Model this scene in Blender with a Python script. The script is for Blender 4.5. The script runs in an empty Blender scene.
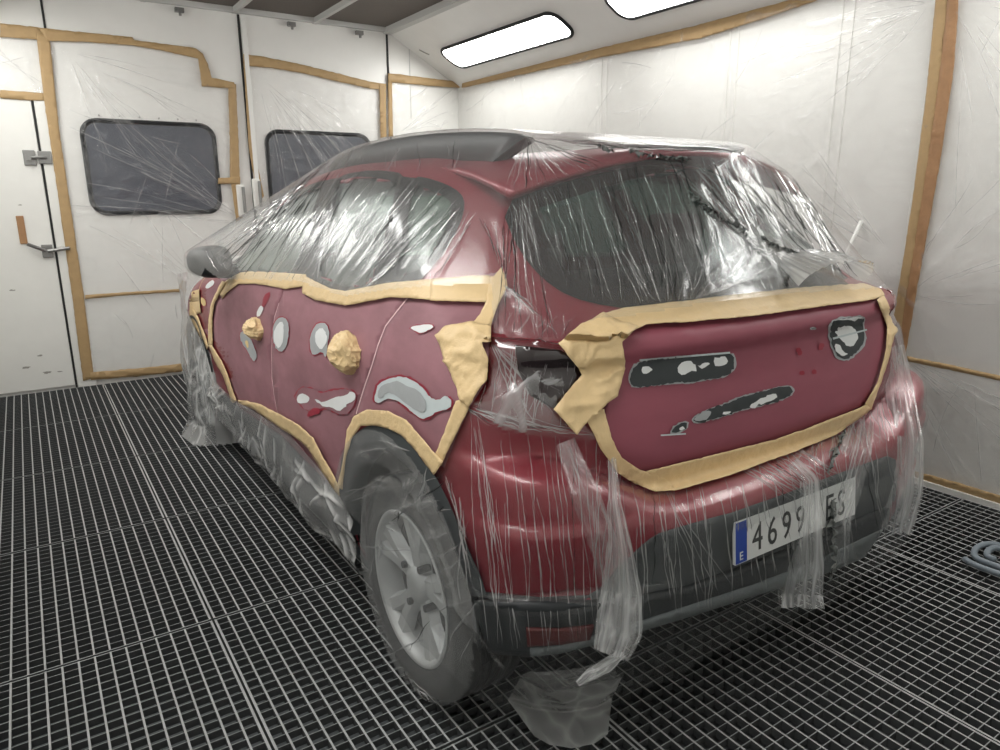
import bpy, bmesh, math, random
import numpy as np
from mathutils import Vector, Matrix
from mathutils.bvhtree import BVHTree
from mathutils.geometry import delaunay_2d_cdt

random.seed(7); rng = np.random.default_rng(7)
PI = math.pi
SC = bpy.context.scene
COL = SC.collection

# ------------------------------------------------------------------ camera, world, lights, exposure
F_PX, PITCH, YAW, ROLL = 708.65, 0.2479, 0.58373, -0.00417
CAM = np.array([-1.6337, -0.9558, 1.3758])
_fw = np.array([math.sin(YAW)*math.cos(PITCH), math.cos(YAW)*math.cos(PITCH), -math.sin(PITCH)])
_r0 = np.array([math.cos(YAW), -math.sin(YAW), 0.0]); _u0 = np.cross(_r0, _fw)
_rt = math.cos(ROLL)*_r0 + math.sin(ROLL)*_u0
_up = math.cos(ROLL)*_u0 - math.sin(ROLL)*_r0
cd = bpy.data.cameras.new('camera'); cam = bpy.data.objects.new('camera', cd); COL.objects.link(cam)
cd.sensor_width = 36; cd.lens = F_PX*36/1000; cd.clip_start = 0.02
_m = Matrix((( _rt[0], _up[0], -_fw[0], CAM[0]), (_rt[1], _up[1], -_fw[1], CAM[1]), (_rt[2], _up[2], -_fw[2], CAM[2]), (0,0,0,1)))
cam.matrix_world = _m
SC.camera = cam

w = bpy.data.worlds.new('world'); SC.world = w; w.use_nodes = True
w.node_tree.nodes['Background'].inputs[0].default_value = (1, 1, 1, 1)
w.node_tree.nodes['Background'].inputs[1].default_value = 0.0
SC.view_settings.view_transform = 'Standard'; SC.view_settings.look = 'None'
SC.view_settings.gamma = 1; SC.view_settings.use_curve_mapping = False
SC.view_settings.exposure = 0.0
SC.cycles.transparent_max_bounces = 24; SC.cycles.max_bounces = 10
SC.cycles.use_denoising = True
LAMP_STRENGTH = 19.0           # emission of each light box diffuser

# ------------------------------------------------------------------ room dimensions (metres)
XR, XL, YF, YB = 1.89, -2.08, 5.06, -1.62
ZC, ZS, XS = 2.725, 2.345, 1.21            # ceiling; lower edge of the slope; x where slope meets ceiling

# ------------------------------------------------------------------ helpers
def ray(px):
    d = _fw + _rt*(px[0]-500)/F_PX - _up*(px[1]-375)/F_PX
    return d/np.linalg.norm(d)
def on_plane(px, ax, val):
    d = ray(px); t = (val-CAM[ax])/d[ax]; return CAM + d*t
def project(P):
    d = np.asarray(P) - CAM; z = d@_fw
    return np.stack([500+F_PX*(d@_rt)/z, 375-F_PX*(d@_up)/z], -1)

def link(o, parent=None):
    COL.objects.link(o)
    if parent is not None:
        o.parent = parent
        o.matrix_parent_inverse = parent_inv(parent)
    return o
def world_of(o):
    m = Matrix.Translation(o.location)
    return m if o.parent is None else world_of(o.parent) @ o.matrix_parent_inverse @ m
def parent_inv(p):
    return world_of(p).inverted()
def mesh(name, V, Fc, mat=None, parent=None, smooth=True, attr=None):
    me = bpy.data.meshes.new(name)
    me.from_pydata([tuple(map(float, v)) for v in V], [], [tuple(map(int, f)) for f in Fc])
    if smooth and len(me.polygons): me.polygons.foreach_set('use_smooth', [True]*len(me.polygons))
    if attr is not None:
        for k, a in attr.items():
            at = me.attributes.new(k, 'FLOAT', 'POINT'); at.data.foreach_set('value', np.asarray(a, np.float32))
    me.update()
    o = bpy.data.objects.new(name, me)
    for m in (mat if isinstance(mat, (list, tuple)) else [mat]):
        if m: me.materials.append(m)
    return link(o, parent)
def empty(name, loc, label=None, cat=None, group=None, kind=None):
    o = bpy.data.objects.new(name, None); COL.objects.link(o); o.location = loc; o.empty_display_size = .1
    return tag(o, label, cat, group, kind)
def tag(o, label=None, cat=None, group=None, kind=None):
    if label: o['label'] = label
    if cat: o['category'] = cat
    if group: o['group'] = group
    if kind: o['kind'] = kind
    return o
class MB:
    """collects plain shapes into one mesh"""
    def __init__(s): s.V = []; s.F = []
    def box(s, a, b):
        x0, y0, z0 = a; x1, y1, z1 = b; n = len(s.V)
        s.V += [(x0,y0,z0),(x1,y0,z0),(x1,y1,z0),(x0,y1,z0),(x0,y0,z1),(x1,y0,z1),(x1,y1,z1),(x0,y1,z1)]
        s.F += [tuple(n+i for i in f) for f in ((0,3,2,1),(4,5,6,7),(0,1,5,4),(1,2,6,5),(2,3,7,6),(3,0,4,7))]
        return s
    def tube(s, pts, r, n=10, closed=False):
        pts = np.asarray(pts, float); m = len(pts); rr = np.broadcast_to(np.asarray(r, float), (m,))
        t = np.gradient(pts, axis=0)
        if closed: t = np.roll(pts, -1, 0) - np.roll(pts, 1, 0)
        t /= np.linalg.norm(t, axis=1)[:, None]+1e-9
        base = len(s.V); ref = np.array([0.13, 0.21, 0.97])
        for i in range(m):
            a = np.cross(t[i], ref); a /= np.linalg.norm(a)+1e-9; b = np.cross(t[i], a)
            for k in range(n):
                th = 2*PI*k/n; s.V.append(tuple(pts[i]+rr[i]*(math.cos(th)*a+math.sin(th)*b)))
        for i in range(m if closed else m-1):
            j = (i+1) % m
            for k in range(n):
                l = (k+1) % n; s.F.append((base+i*n+k, base+i*n+l, base+j*n+l, base+j*n+k))
        if not closed:
            s.F.append(tuple(base+k for k in range(n))[::-1]); s.F.append(tuple(base+(m-1)*n+k for k in range(n)))
        return s
    def lathe(s, prof, c, axis='x', n=48, closed=False):
        """prof: (axial, radius) pairs revolved about the x axis through c"""
        base = len(s.V); m = len(prof)
        for i in range(n):
            th = 2*PI*i/n
            for a, r in prof: s.V.append((c[0]+a, c[1]+r*math.cos(th), c[2]+r*math.sin(th)))
        for i in range(n):
            j = (i+1) % n
            for k in range(m if closed else m-1):
                l = (k+1) % m
                s.F.append((base+i*m+k, base+j*m+k, base+j*m+l, base+i*m+l))
        return s
    def obj(s, name, mat, parent=None, smooth=False): return mesh(name, s.V, s.F, mat, parent, smooth)
def bevel(o, w=.004, seg=2):
    m = o.modifiers.new('bevel', 'BEVEL'); m.width = w; m.segments = seg; m.limit_method = 'ANGLE'; return o
def solid(o, t, off=0):
    m = o.modifiers.new('solid', 'SOLIDIFY'); m.thickness = t; m.offset = off; return o

def _h(ix, iy, iz, s):
    h = (ix*374761393 + iy*668265263 + iz*2147483647 + s*1274126177) & 0x7fffffff
    h = ((h ^ (h >> 13))*1274126177) & 0x7fffffff
    return ((h ^ (h >> 16)) & 0xffff)/65535.0
def vnoise(P, scale, seed=0):
    """value noise in -1..1"""
    Q = np.asarray(P, float)*np.asarray(scale); I = np.floor(Q).astype(np.int64); f = Q-I; f = f*f*(3-2*f)
    r = 0
    for dx in (0,1):
        for dy in (0,1):
            for dz in (0,1):
                wgt = (f[:,0] if dx else 1-f[:,0])*(f[:,1] if dy else 1-f[:,1])*(f[:,2] if dz else 1-f[:,2])
                r = r + wgt*_h(I[:,0]+dx, I[:,1]+dy, I[:,2]+dz, seed)
    return 2*r-1
def ridged(P, scale, seed=0):
    return 1-np.abs(vnoise(P, scale, seed))

# ------------------------------------------------------------------ materials
def lin(c): return tuple((x/255/12.92 if x/255 <= .04045 else ((x/255+.055)/1.055)**2.4) for x in c)
def new_mat(name):
    m = bpy.data.materials.new(name); m.use_nodes = True
    nt = m.node_tree; b = nt.nodes['Principled BSDF']
    return m, nt, b
def N(nt, typ, **kw):
    n = nt.nodes.new(typ)
    for k, v in kw.items():
        if k in n.inputs: n.inputs[k].default_value = v
        else: setattr(n, k, v)
    return n
def basic(name, rgb, rough=.5, metal=0, var=.0, scale=20., bump=0., coat=0., spec=.5, stretch=None, coat_rough=.06):
    m, nt, b = new_mat(name); L = nt.links
    c = lin(rgb); b.inputs['Base Color'].default_value = (*c, 1)
    b.inputs['Roughness'].default_value = rough; b.inputs['Metallic'].default_value = metal
    b.inputs['Coat Weight'].default_value = coat; b.inputs['Coat Roughness'].default_value = coat_rough
    b.inputs['Specular IOR Level'].default_value = spec
    if var or bump:
        tc = N(nt, 'ShaderNodeTexCoord'); mp = N(nt, 'ShaderNodeMapping')
        if stretch: mp.inputs['Scale'].default_value = stretch
        L.new(tc.outputs['Object'], mp.inputs[0])
        nz = N(nt, 'ShaderNodeTexNoise', Scale=scale, Detail=6.0, Roughness=.6); L.new(mp.outputs[0], nz.inputs['Vector'])
        if var:
            mx = N(nt, 'ShaderNodeMix', data_type='RGBA')
            mx.inputs[6].default_value = (*[x*(1-var) for x in c], 1); mx.inputs[7].default_value = (*[min(1, x*(1+var)) for x in c], 1)
            L.new(nz.outputs[0], mx.inputs[0]); L.new(mx.outputs[2], b.inputs['Base Color'])
        if bump:
            bp = N(nt, 'ShaderNodeBump', Strength=bump, Distance=.01); L.new(nz.outputs[0], bp.inputs['Height']); L.new(bp.outputs[0], b.inputs['Normal'])
    return m
def emit(name, rgb, s):
    m, nt, b = new_mat(name); b.inputs['Base Color'].default_value = (*rgb, 1)
    b.inputs['Emission Color'].default_value = (*rgb, 1); b.inputs['Emission Strength'].default_value = s; return m
def film_mat(name, haze=.16, refl=1.0, rough=.12, tint=(.985,.99,.99), bump=.25, bscale=14., stretch=(1,1,1), foldw=.55, foldcol=(.86,.87,.87)):
    """thin clear polythene: see-through, a little milky, glossy; 'fold' raises the milkiness where the sheet is doubled"""
    m = bpy.data.materials.new(name); m.use_nodes = True; nt = m.node_tree; nt.nodes.clear(); L = nt.links
    out = N(nt, 'ShaderNodeOutputMaterial')
    tc = N(nt, 'ShaderNodeTexCoord'); mp = N(nt, 'ShaderNodeMapping'); mp.inputs['Scale'].default_value = stretch
    L.new(tc.outputs['Object'], mp.inputs[0])
    nz = N(nt, 'ShaderNodeTexNoise', Scale=bscale, Detail=5.0, Roughness=.55, Distortion=1.2); L.new(mp.outputs[0], nz.inputs['Vector'])
    ab = N(nt, 'ShaderNodeMath', operation='SUBTRACT'); ab.inputs[1].default_value = .5; L.new(nz.outputs[0], ab.inputs[0])
    ab2 = N(nt, 'ShaderNodeMath', operation='ABSOLUTE'); L.new(ab.outputs[0], ab2.inputs[0])
    bp = N(nt, 'ShaderNodeBump', Strength=bump, Distance=.03); L.new(ab2.outputs[0], bp.inputs['Height'])
    tr = N(nt, 'ShaderNodeBsdfTransparent'); tr.inputs[0].default_value = (*tint, 1)
    df = N(nt, 'ShaderNodeBsdfDiffuse'); df.inputs[0].default_value = (*foldcol, 1)
    tl = N(nt, 'ShaderNodeBsdfTranslucent'); tl.inputs[0].default_value = (*foldcol, 1)
    for n in (df, tl): L.new(bp.outputs[0], n.inputs['Normal'])
    dm = N(nt, 'ShaderNodeMixShader'); dm.inputs[0].default_value = .35; L.new(df.outputs[0], dm.inputs[1]); L.new(tl.outputs[0], dm.inputs[2])
    fa = N(nt, 'ShaderNodeAttribute', attribute_name='fold')
    mul = N(nt, 'ShaderNodeMath', operation='MULTIPLY_ADD'); mul.inputs[1].default_value = foldw; mul.inputs[2].default_value = haze
    L.new(fa.outputs['Fac'], mul.inputs[0]); mul.use_clamp = True
    hz = N(nt, 'ShaderNodeMixShader'); L.new(mul.outputs[0], hz.inputs[0]); L.new(tr.outputs[0], hz.inputs[1]); L.new(dm.outputs[0], hz.inputs[2])
    gl = N(nt, 'ShaderNodeBsdfGlossy'); gl.inputs['Roughness'].default_value = rough; L.new(bp.outputs[0], gl.inputs['Normal'])
    fr = N(nt, 'ShaderNodeLayerWeight', Blend=.5); L.new(bp.outputs[0], fr.inputs['Normal'])
    pw = N(nt, 'ShaderNodeMath', operation='POWER'); pw.inputs[1].default_value = 3.4; L.new(fr.outputs['Facing'], pw.inputs[0])
    fm = N(nt, 'ShaderNodeMath', operation='MULTIPLY_ADD'); fm.inputs[1].default_value = .85*refl; fm.inputs[2].default_value = .06*refl; fm.use_clamp = True; L.new(pw.outputs[0], fm.inputs[0])
    mx = N(nt, 'ShaderNodeMixShader'); L.new(fm.outputs[0], mx.inputs[0]); L.new(hz.outputs[0], mx.inputs[1]); L.new(gl.outputs[0], mx.inputs[2])
    L.new(mx.outputs[0], out.inputs[0]); return m
def glass_mat(name, tint, dark=.8, rough=.02):
    m = bpy.data.materials.new(name); m.use_nodes = True; nt = m.node_tree; nt.nodes.clear(); L = nt.links
    out = N(nt, 'ShaderNodeOutputMaterial'); tr = N(nt, 'ShaderNodeBsdfTransparent'); tr.inputs[0].default_value = (*tint, 1)
    gl = N(nt, 'ShaderNodeBsdfGlossy'); gl.inputs['Roughness'].default_value = rough
    fr = N(nt, 'ShaderNodeLayerWeight', Blend=.5); pw = N(nt, 'ShaderNodeMath', operation='POWER'); pw.inputs[1].default_value = 3.4; L.new(fr.outputs['Facing'], pw.inputs[0])
    fm = N(nt, 'ShaderNodeMath', operation='MULTIPLY_ADD'); fm.inputs[1].default_value = .7; fm.inputs[2].default_value = .045; fm.use_clamp = True; L.new(pw.outputs[0], fm.inputs[0])
    mx = N(nt, 'ShaderNodeMixShader'); L.new(fm.outputs[0], mx.inputs[0]); L.new(tr.outputs[0], mx.inputs[1]); L.new(gl.outputs[0], mx.inputs[2])
    L.new(mx.outputs[0], out.inputs[0]); return m

M = {}
M['wall'] = basic('white_wall_panel', (237,237,233), .35, var=.05, scale=6, bump=.05)
M['door'] = basic('white_door_paint', (238,238,233), .4, var=.04, scale=9)
M['dirt'] = basic('scuff_marks', (165,163,155), .7)
M['ceil'] = basic('ceiling_frame', (205,206,203), .5)
M['filter'] = basic('ceiling_filter_mesh', (112,106,100), .9, var=.35, scale=180)
M['rubber'] = basic('black_rubber', (26,28,30), .55)
M['winglass'] = basic('dark_booth_glass', (64,69,82), .08, spec=.6)
M['steel'] = basic('galvanised_bar', (168,170,169), .5, metal=.0, var=.25, scale=30)
M['steel2'] = basic('grating_cross_bar', (132,136,136), .55, metal=.0, var=.3, scale=30)
M['bar_side'] = basic('shaded_bar_side', (66,68,69), .85, var=.25, scale=30)  # bar sides coloured darker than the tops: shade between the bars, painted in
M['pit'] = basic('pit_filter_mat', (96,100,102), .95, var=.4, scale=14)
M['metal'] = basic('latch_steel', (150,150,148), .35, metal=.8)
M['seam'] = basic('panel_seam', (45,46,46), .7)
M['lamp'] = emit('light_diffuser', (1, .99, .96), LAMP_STRENGTH)
M['wtape'] = basic('masking_tape_wall', (181,152,109), .6, var=.16, scale=22, bump=.25)
M['wtape2'] = basic('masking_tape_wall_brown', (168,128,90), .55, var=.2, scale=30, bump=.4)
M['tape'] = basic('masking_tape_car', (226,198,150), .5, var=.10, scale=26, bump=.5)
M['sanded'] = basic('sanded_red_paint', (150,107,115), .6, var=.45, scale=4, bump=.03, spec=.35, stretch=(1,1.2,2.5))
M['sanded2'] = basic('sanded_red_tailgate_shaded', (146,78,92), .5, var=.2, scale=4, bump=.02, spec=.4, stretch=(1,1,2.5))  # same sanded paint as the doors, darkened for the tailgate's lesser light
M['red'] = basic('glossy_red_paint', (132,30,46), .42, metal=.2, coat=.5, coat_rough=.22)
M['dust'] = basic('sanding_dust_edge', (226,190,194), .8)
M['ring'] = basic('old_red_coat', (150,38,58), .5)
M['primer'] = basic('grey_primer', (166,170,172), .7, var=.12, scale=30)
M['dprimer'] = basic('dark_primer', (50,56,58), .6, var=.2, scale=30)
M['filler'] = basic('white_filler', (226,229,229), .7, var=.05, scale=30)
M['filler2'] = basic('pale_filler', (196,206,208), .7, var=.06, scale=30)
M['cream'] = basic('cream_filler', (222,196,140), .7)
M['plastic'] = basic('grey_cladding', (64,68,70), .6, var=.12, scale=60)
M['dplastic'] = basic('black_cladding', (36,40,43), .5, var=.12, scale=60)
M['lstrip'] = basic('light_grey_trim', (104,110,112), .55, var=.08, scale=60)
M['tyre'] = basic('tyre_rubber', (44,44,45), .75, var=.2, scale=40)
M['rim'] = basic('silver_wheel', (208,210,210), .4, metal=.2)
M['rimdark'] = basic('wheel_recess', (46,47,48), .6)
M['well'] = basic('wheel_well', (22,23,24), .9)
M['lampglass'] = basic('tail_lamp_red', (96,24,34), .12, coat=1)
M['lampdark'] = basic('tail_lamp_dark', (30,18,22), .15, coat=1)
M['glass'] = glass_mat('car_side_glass', (.60,.70,.65), rough=.3)
M['rglass'] = glass_mat('car_rear_glass', (.40,.48,.47), rough=.2)
M['frit'] = basic('black_glass_border', (16,18,19), .15)
M['cabin'] = basic('cabin_trim', (104,112,108), .9)
M['seat'] = basic('seat_cloth', (84,90,88), .95)
M['rail'] = basic('roof_rail', (48,51,52), .45)
M['plate'] = basic('plate_white', (206,208,207), .35)
M['blue'] = basic('plate_blue', (36,66,150), .35)
M['char'] = basic('plate_black', (62,64,64), .5)
M['reflector'] = basic('red_reflector', (84,28,30), .5)
M['hose'] = basic('grey_hose', (128,138,146), .45)
M['rod'] = basic('white_plastic', (226,226,222), .4)
M['bunch'] = basic('crumpled_dark_film', (120,124,122), .15)

FILM = True

# ------------------------------------------------------------------ the booth shell
def slab(name, a, b, mat, kind='structure', parent=None):
    o = MB().box(a, b).obj(name, mat, parent); tag(o, kind=kind if parent is None else None); return o
wall_front = slab('wall_front', (XL-.1, YF, -.3), (XR+.1, YF+.1, 3.0), M['wall'])
wall_right = slab('wall_right', (XR, YB-.1, -.3), (XR+.1, YF, ZS+.02), M['wall'])
wall_left = slab('wall_left', (XL-.1, YB-.1, -.3), (XL, YF, ZS+.02), M['wall'])
wall_back = slab('wall_back', (XL-.1, YB-.1, -.3), (XR+.1, YB, 3.0), M['wall'])
def slope(name, xa, xb, d):
    V = []
    for y in (YB, YF):
        V += [(xa, y, ZS), (xb, y, ZC), (xb, y, ZC+.08), (xa+d*.09, y, ZS+.02)]
    F = [(0,1,2,3), (7,6,5,4), (0,4,5,1), (1,5,6,2), (2,6,7,3), (3,7,4,0)]
    o = mesh(name, V, F, M['wall'], smooth=False); tag(o, kind='structure'); return o
slope('wall_slope_right', XR, XS, 1); slope('wall_slope_left', XL, XL+XR-XS, -1)
XS2 = XL+XR-XS

ceiling = tag(empty('ceiling', (0, 2, ZC)), kind='structure')
# each filter mat lies in its own frame; a plenum plate closes the booth above them
xs = [1.185, .56, -.065, -.69, -1.315]; ys = [5.03, 3.85, 2.67, 1.49, .31, -.87, -1.6]
slabo = MB().box((XS2-.02, YB, ZC+.09), (XS+.02, YF, ZC+.13)).obj('plenum_plate', M['ceil'], ceiling)
for i in range(4):
    for j in range(6):
        MB().box((xs[i+1]+.012, ys[j+1]+.012, ZC+.035), (xs[i]-.012, ys[j]-.012, ZC+.06)).obj('filter_mat', M['filter'], ceiling)
for i in range(5):
    MB().box((xs[i]-.016, YB, ZC-.004), (xs[i]+.016, YF, ZC+.07)).obj('frame_bar', M['ceil'], ceiling)
for j in range(7):
    MB().box((XS2, ys[j]-.016, ZC-.002), (XS, ys[j]+.016, ZC+.068)).obj('cross_bar', M['ceil'], ceiling)
MB().box((XS2-.03, YB, ZC-.012), (XS2+.045, YF, ZC+.08)).obj('edge_channel', M['ceil'], ceiling)
MB().box((XS-.045, YB, ZC-.012), (XS+.03, YF, ZC+.08)).obj('edge_channel', M['ceil'], ceiling)
for x in (-.46, .36, .93):                                   # little frame catches on the front edge
    MB().box((x-.03, YF-.055, ZC-.05), (x+.03, YF-.02, ZC-.02)).box((x-.008, YF-.06, ZC-.075), (x+.008, YF-.045, ZC-.03)).obj('frame_catch', M['metal'], ceiling)

# floor: steel gratings over a filter pit
floor = tag(empty('floor', (0, 2, 0)), kind='structure')
MB().box((XL, YB, -.2), (XR, YF, -.05)).obj('pit_filter', M['pit'], floor)
gx = [-2.064+.784*k for k in range(6)]; gy = [YF-.004, 4.13, 3.2, 2.27, 1.34, .41, -.52, -1.45]
def grating(wd, dp):
    b = MB(); n = round(wd/.0437); p = wd/n; mats = []
    for k in range(n+1):
        x = min(max(k*p, .004), wd-.004); t = .0028 if 0 < k < n else .0035
        b.box((x-t, .002, -.026), (x+t, dp-.002, 0))
    nb = len(b.F); m = round(dp/.0385); q = dp/m
    for k in range(m+1):
        y = min(max(k*q, .004), dp-.004); t = .0014 if 0 < k < m else .0024
        b.box((.004, y-t, -.022), (wd-.004, y+t, -.0008))
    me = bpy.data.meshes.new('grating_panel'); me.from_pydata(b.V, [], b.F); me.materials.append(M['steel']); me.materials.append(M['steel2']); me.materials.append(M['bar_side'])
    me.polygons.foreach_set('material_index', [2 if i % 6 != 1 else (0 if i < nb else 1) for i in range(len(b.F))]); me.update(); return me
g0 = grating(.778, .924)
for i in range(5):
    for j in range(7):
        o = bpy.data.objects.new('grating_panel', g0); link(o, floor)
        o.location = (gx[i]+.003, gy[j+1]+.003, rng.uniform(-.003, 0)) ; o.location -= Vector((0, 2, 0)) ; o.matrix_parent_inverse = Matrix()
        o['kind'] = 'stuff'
slab('baseboard_right', (1.856, YB, -.03), (XR, YF, .022), M['door'])
slab('baseboard_left', (XL, YB, -.03), (-2.064, YF, .022), M['door'])
slab('baseboard_back', (XL, YB, -.03), (XR, -1.447, .018), M['door'])

# front doors of the booth: panels, seams, side door
def fw(px): P = on_plane(px, 1, YF); return P[0], P[2]
for n, (x0, x1, z0, z1) in enumerate([(-1.322,-1.308,2.45,3.0), (-.045,-.028,0,2.72), (1.185,1.202,0,2.72)], 1):
    tag(MB().box((x0, YF-.006, z0), (x1, YF+.01, z1)).obj('trim_%d' % n, M['seam']), kind='structure')
tag(bevel(MB().box((-.024, YF-.03, 0), (.012, YF, 2.70)).obj('trim_4', M['wall'])), kind='structure')
tag(MB().box((1.40, YF-.004, ZS-.3), (1.406, YF+.01, ZC)).obj('trim_5', M['ceil']), kind='structure')
door = bevel(MB().box((XL+.02, YF-.018, .02), (-1.462, YF, 2.025)).obj('door_1', M['door'])); tag(door, kind='structure')
tag(MB().box((-1.46, YF-.008, .0), (-1.447, YF+.01, 2.05)).box((XL, YF-.008, 2.028), (-1.447, YF+.01, 2.045)).obj('trim_6', M['seam']), kind='structure')
tag(bevel(MB().box((-1.445, YF-.022, 0), (-1.322, YF, 2.05)).obj('trim_7', M['door'])), kind='structure')
def scuff(parent, px, s, seed):
    r = random.Random(seed)
    x, z = fw(px); b = MB()
    n = 16; V = [(x, YF-.0195, z)]
    for k in range(n):
        a = 2*PI*k/n; q = s*r.uniform(.5, 1.1); V.append((x+1.6*q*math.cos(a), YF-.0195, z+.55*q*math.sin(a)))
    mesh('scuff_mark', V, [(0, 1+k, 1+(k+1) % n) for k in range(n)], M['dirt'], parent, False)
for i, (px, s) in enumerate([((26,367),.018),((47,372),.02),((12,290),.012),((40,355),.014),((60,371),.012),((20,205),.008)]): scuff(door, px, s, i)
# latches on the side door
x, z = fw((38,158)); lt = empty('door_latch', (x, YF-.02, z), 'square grey steel latch near the top of the white side door', 'latch')
bevel(MB().box((x-.085, YF-.034, z-.05), (x-.015, YF-.018, z+.05)).obj('latch_plate', M['metal'], lt))
bevel(MB().box((x+.0, YF-.034, z-.04), (x+.08, YF-.022, z+.045)).obj('strike_plate', M['metal'], lt))
MB().tube([(x-.05, YF-.05, z), (x+.05, YF-.05, z+.004)], .011).obj('bolt', M['metal'], lt)
MB().box((x-.07, YF-.06, z-.02), (x-.04, YF-.034, z+.02)).obj('bolt_housing', M['metal'], lt)
x, z = fw((50,250)); lt = empty('door_lever', (x, YF-.02, z), 'steel lever latch with brown tape flap at half height of the white side door', 'latch')
bevel(MB().box((x-.05, YF-.04, z-.05), (x+.015, YF-.018, z+.04)).obj('latch_body', M['metal'], lt))
MB().tube([(x-.015, YF-.05, z-.005), (x+.12, YF-.045, z+.012)], .012).obj('bolt', M['metal'], lt)
MB().tube([(x-.03, YF-.045, z+.0), (x-.09, YF-.07, z+.03), (x-.13, YF-.075, z+.05)], .012).obj('lever', M['metal'], lt)
bevel(MB().box((x-.17, YF-.03, z+.05), (x-.125, YF-.02, z+.24)).obj('tape_flap', M['wtape2'], lt))
# hinge blocks beside the centre seam
for i, (px, lab) in enumerate([((240,200),'white hinge block left of the dark centre seam of the booth doors'), ((256,194),'white hinge block right of the dark centre seam of the booth doors')]):
    x, z = fw(px); h = empty('hinge', (x, YF-.02, z), lab, 'hinge')
    bevel(MB().box((x-.03, YF-.045, z-.13), (x+.03, YF-.002, z+.12)).obj('hinge_block', M['door'], h), .012)
    MB().tube([(x+.02, YF-.05, z-.1), (x+.02, YF-.05, z+.1)], .012).obj('hinge_pin', M['metal'], h)

def rrect(x0, x1, z0, z1, r, n=8):
    P = []
    for cx, cz, a0 in ((x1-r, z1-r, 0), (x0+r, z1-r, PI/2), (x0+r, z0+r, PI), (x1-r, z0+r, 1.5*PI)):
        for k in range(n+1):
            a = a0+PI/2*k/n; P.append((cx+r*math.cos(a), cz+r*math.sin(a)))
    return P
for n, (x0, x1, z0, z1) in enumerate([(-1.185, -.300, 1.262, 1.905), (.100, .985, 1.255, 1.885)], 1):
    P = rrect(x0, x1, z0, z1, .10)
    g = mesh('window_%d' % n, [(p[0], YF-.008, p[1]) for p in P]+[(p[0], YF+.01, p[1]) for p in P],
             [tuple(range(len(P)))]+[(k, k+len(P), (k+1) % len(P)+len(P), (k+1) % len(P)) for k in range(len(P))], M['winglass'], smooth=False)
    tag(g, kind='structure')
    MB().tube([(p[0], YF-.008, p[1]) for p in P], .017, 8, True).obj('rubber_gasket', M['rubber'], g, True)
    if n == 1:
        for k in range(6): MB().tube([(x0+.12+k*.13, YF-.006, z1+.035), (x0+.12+k*.13, YF, z1+.035)], .006, 8).obj('rivet', M['metal'], g)

n_ = 8
for y in (3.075, 3.02, 1.98, 1.92, 1.30, 1.24):
    tag(bevel(MB().box((XR-.006, y-.006, .02), (XR+.01, y+.006, ZS)).obj('trim_%d' % n_, M['wall']), .003), kind='structure'); n_ += 1
# light boxes on both slopes
def slope_pt(side, y, s):
    a = np.array([XR, y, ZS]); b = np.array([XS, y, ZC]); u = (b-a)/np.linalg.norm(b-a); p = a+u*s
    nrm = np.array([-u[2], 0, u[0]])
    nrm = nrm if nrm[2] < 0 else -nrm
    if side < 0: p[0] = XL+XR-p[0]; nrm = nrm*np.array([-1, 1, 1])
    return p, nrm
places = {(1,0):'bright light box on the right slope nearest the booth doors', (1,1):'second light box from the booth doors on the right slope, at the picture top',
          (1,2):'rearmost light box on the right slope, over the tail of the car', (-1,0):'light box on the left slope nearest the booth doors',
          (-1,1):'middle light box on the left slope', (-1,2):'rearmost light box on the left slope'}
for side in (1, -1):
    for k, (y0, y1) in enumerate([(3.13, 4.70), (1.08, 2.66), (-1.0, .6)]):
        P = rrect(y0, y1, .205, .45, .09)
        c, nn = slope_pt(side, (y0+y1)/2, .33)
        t = empty('light_box', tuple(c), places[(side, k)], 'light', 'light boxes on the slopes')
        q = [slope_pt(side, p[0], p[1]) for p in P]
        V = [tuple(a+n_*.012) for a, n_ in q]+[tuple(a-n_*.004) for a, n_ in q]; m_ = len(P)
        f = tuple(range(m_)); 
        mesh('diffuser', V, [f if side < 0 else f[::-1]]+[(i, i+m_, (i+1) % m_+m_, (i+1) % m_) for i in range(m_)], M['lamp'], t, False)
        MB().tube([tuple(a+n_*.008) for a, n_ in q], .013, 8, True).obj('gasket', M['rubber'], t, True)
# dark scratch on the slope beside the first light box
s1 = [slope_pt(1, 4.93, .52), slope_pt(1, 4.90, .46), slope_pt(1, 4.88, .44)]
MB().tube([tuple(a+n_*.004) for a, n_ in s1], .004, 6).obj('wall_scratch', M['dirt'], bpy.data.objects['wall_slope_right'])

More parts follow.
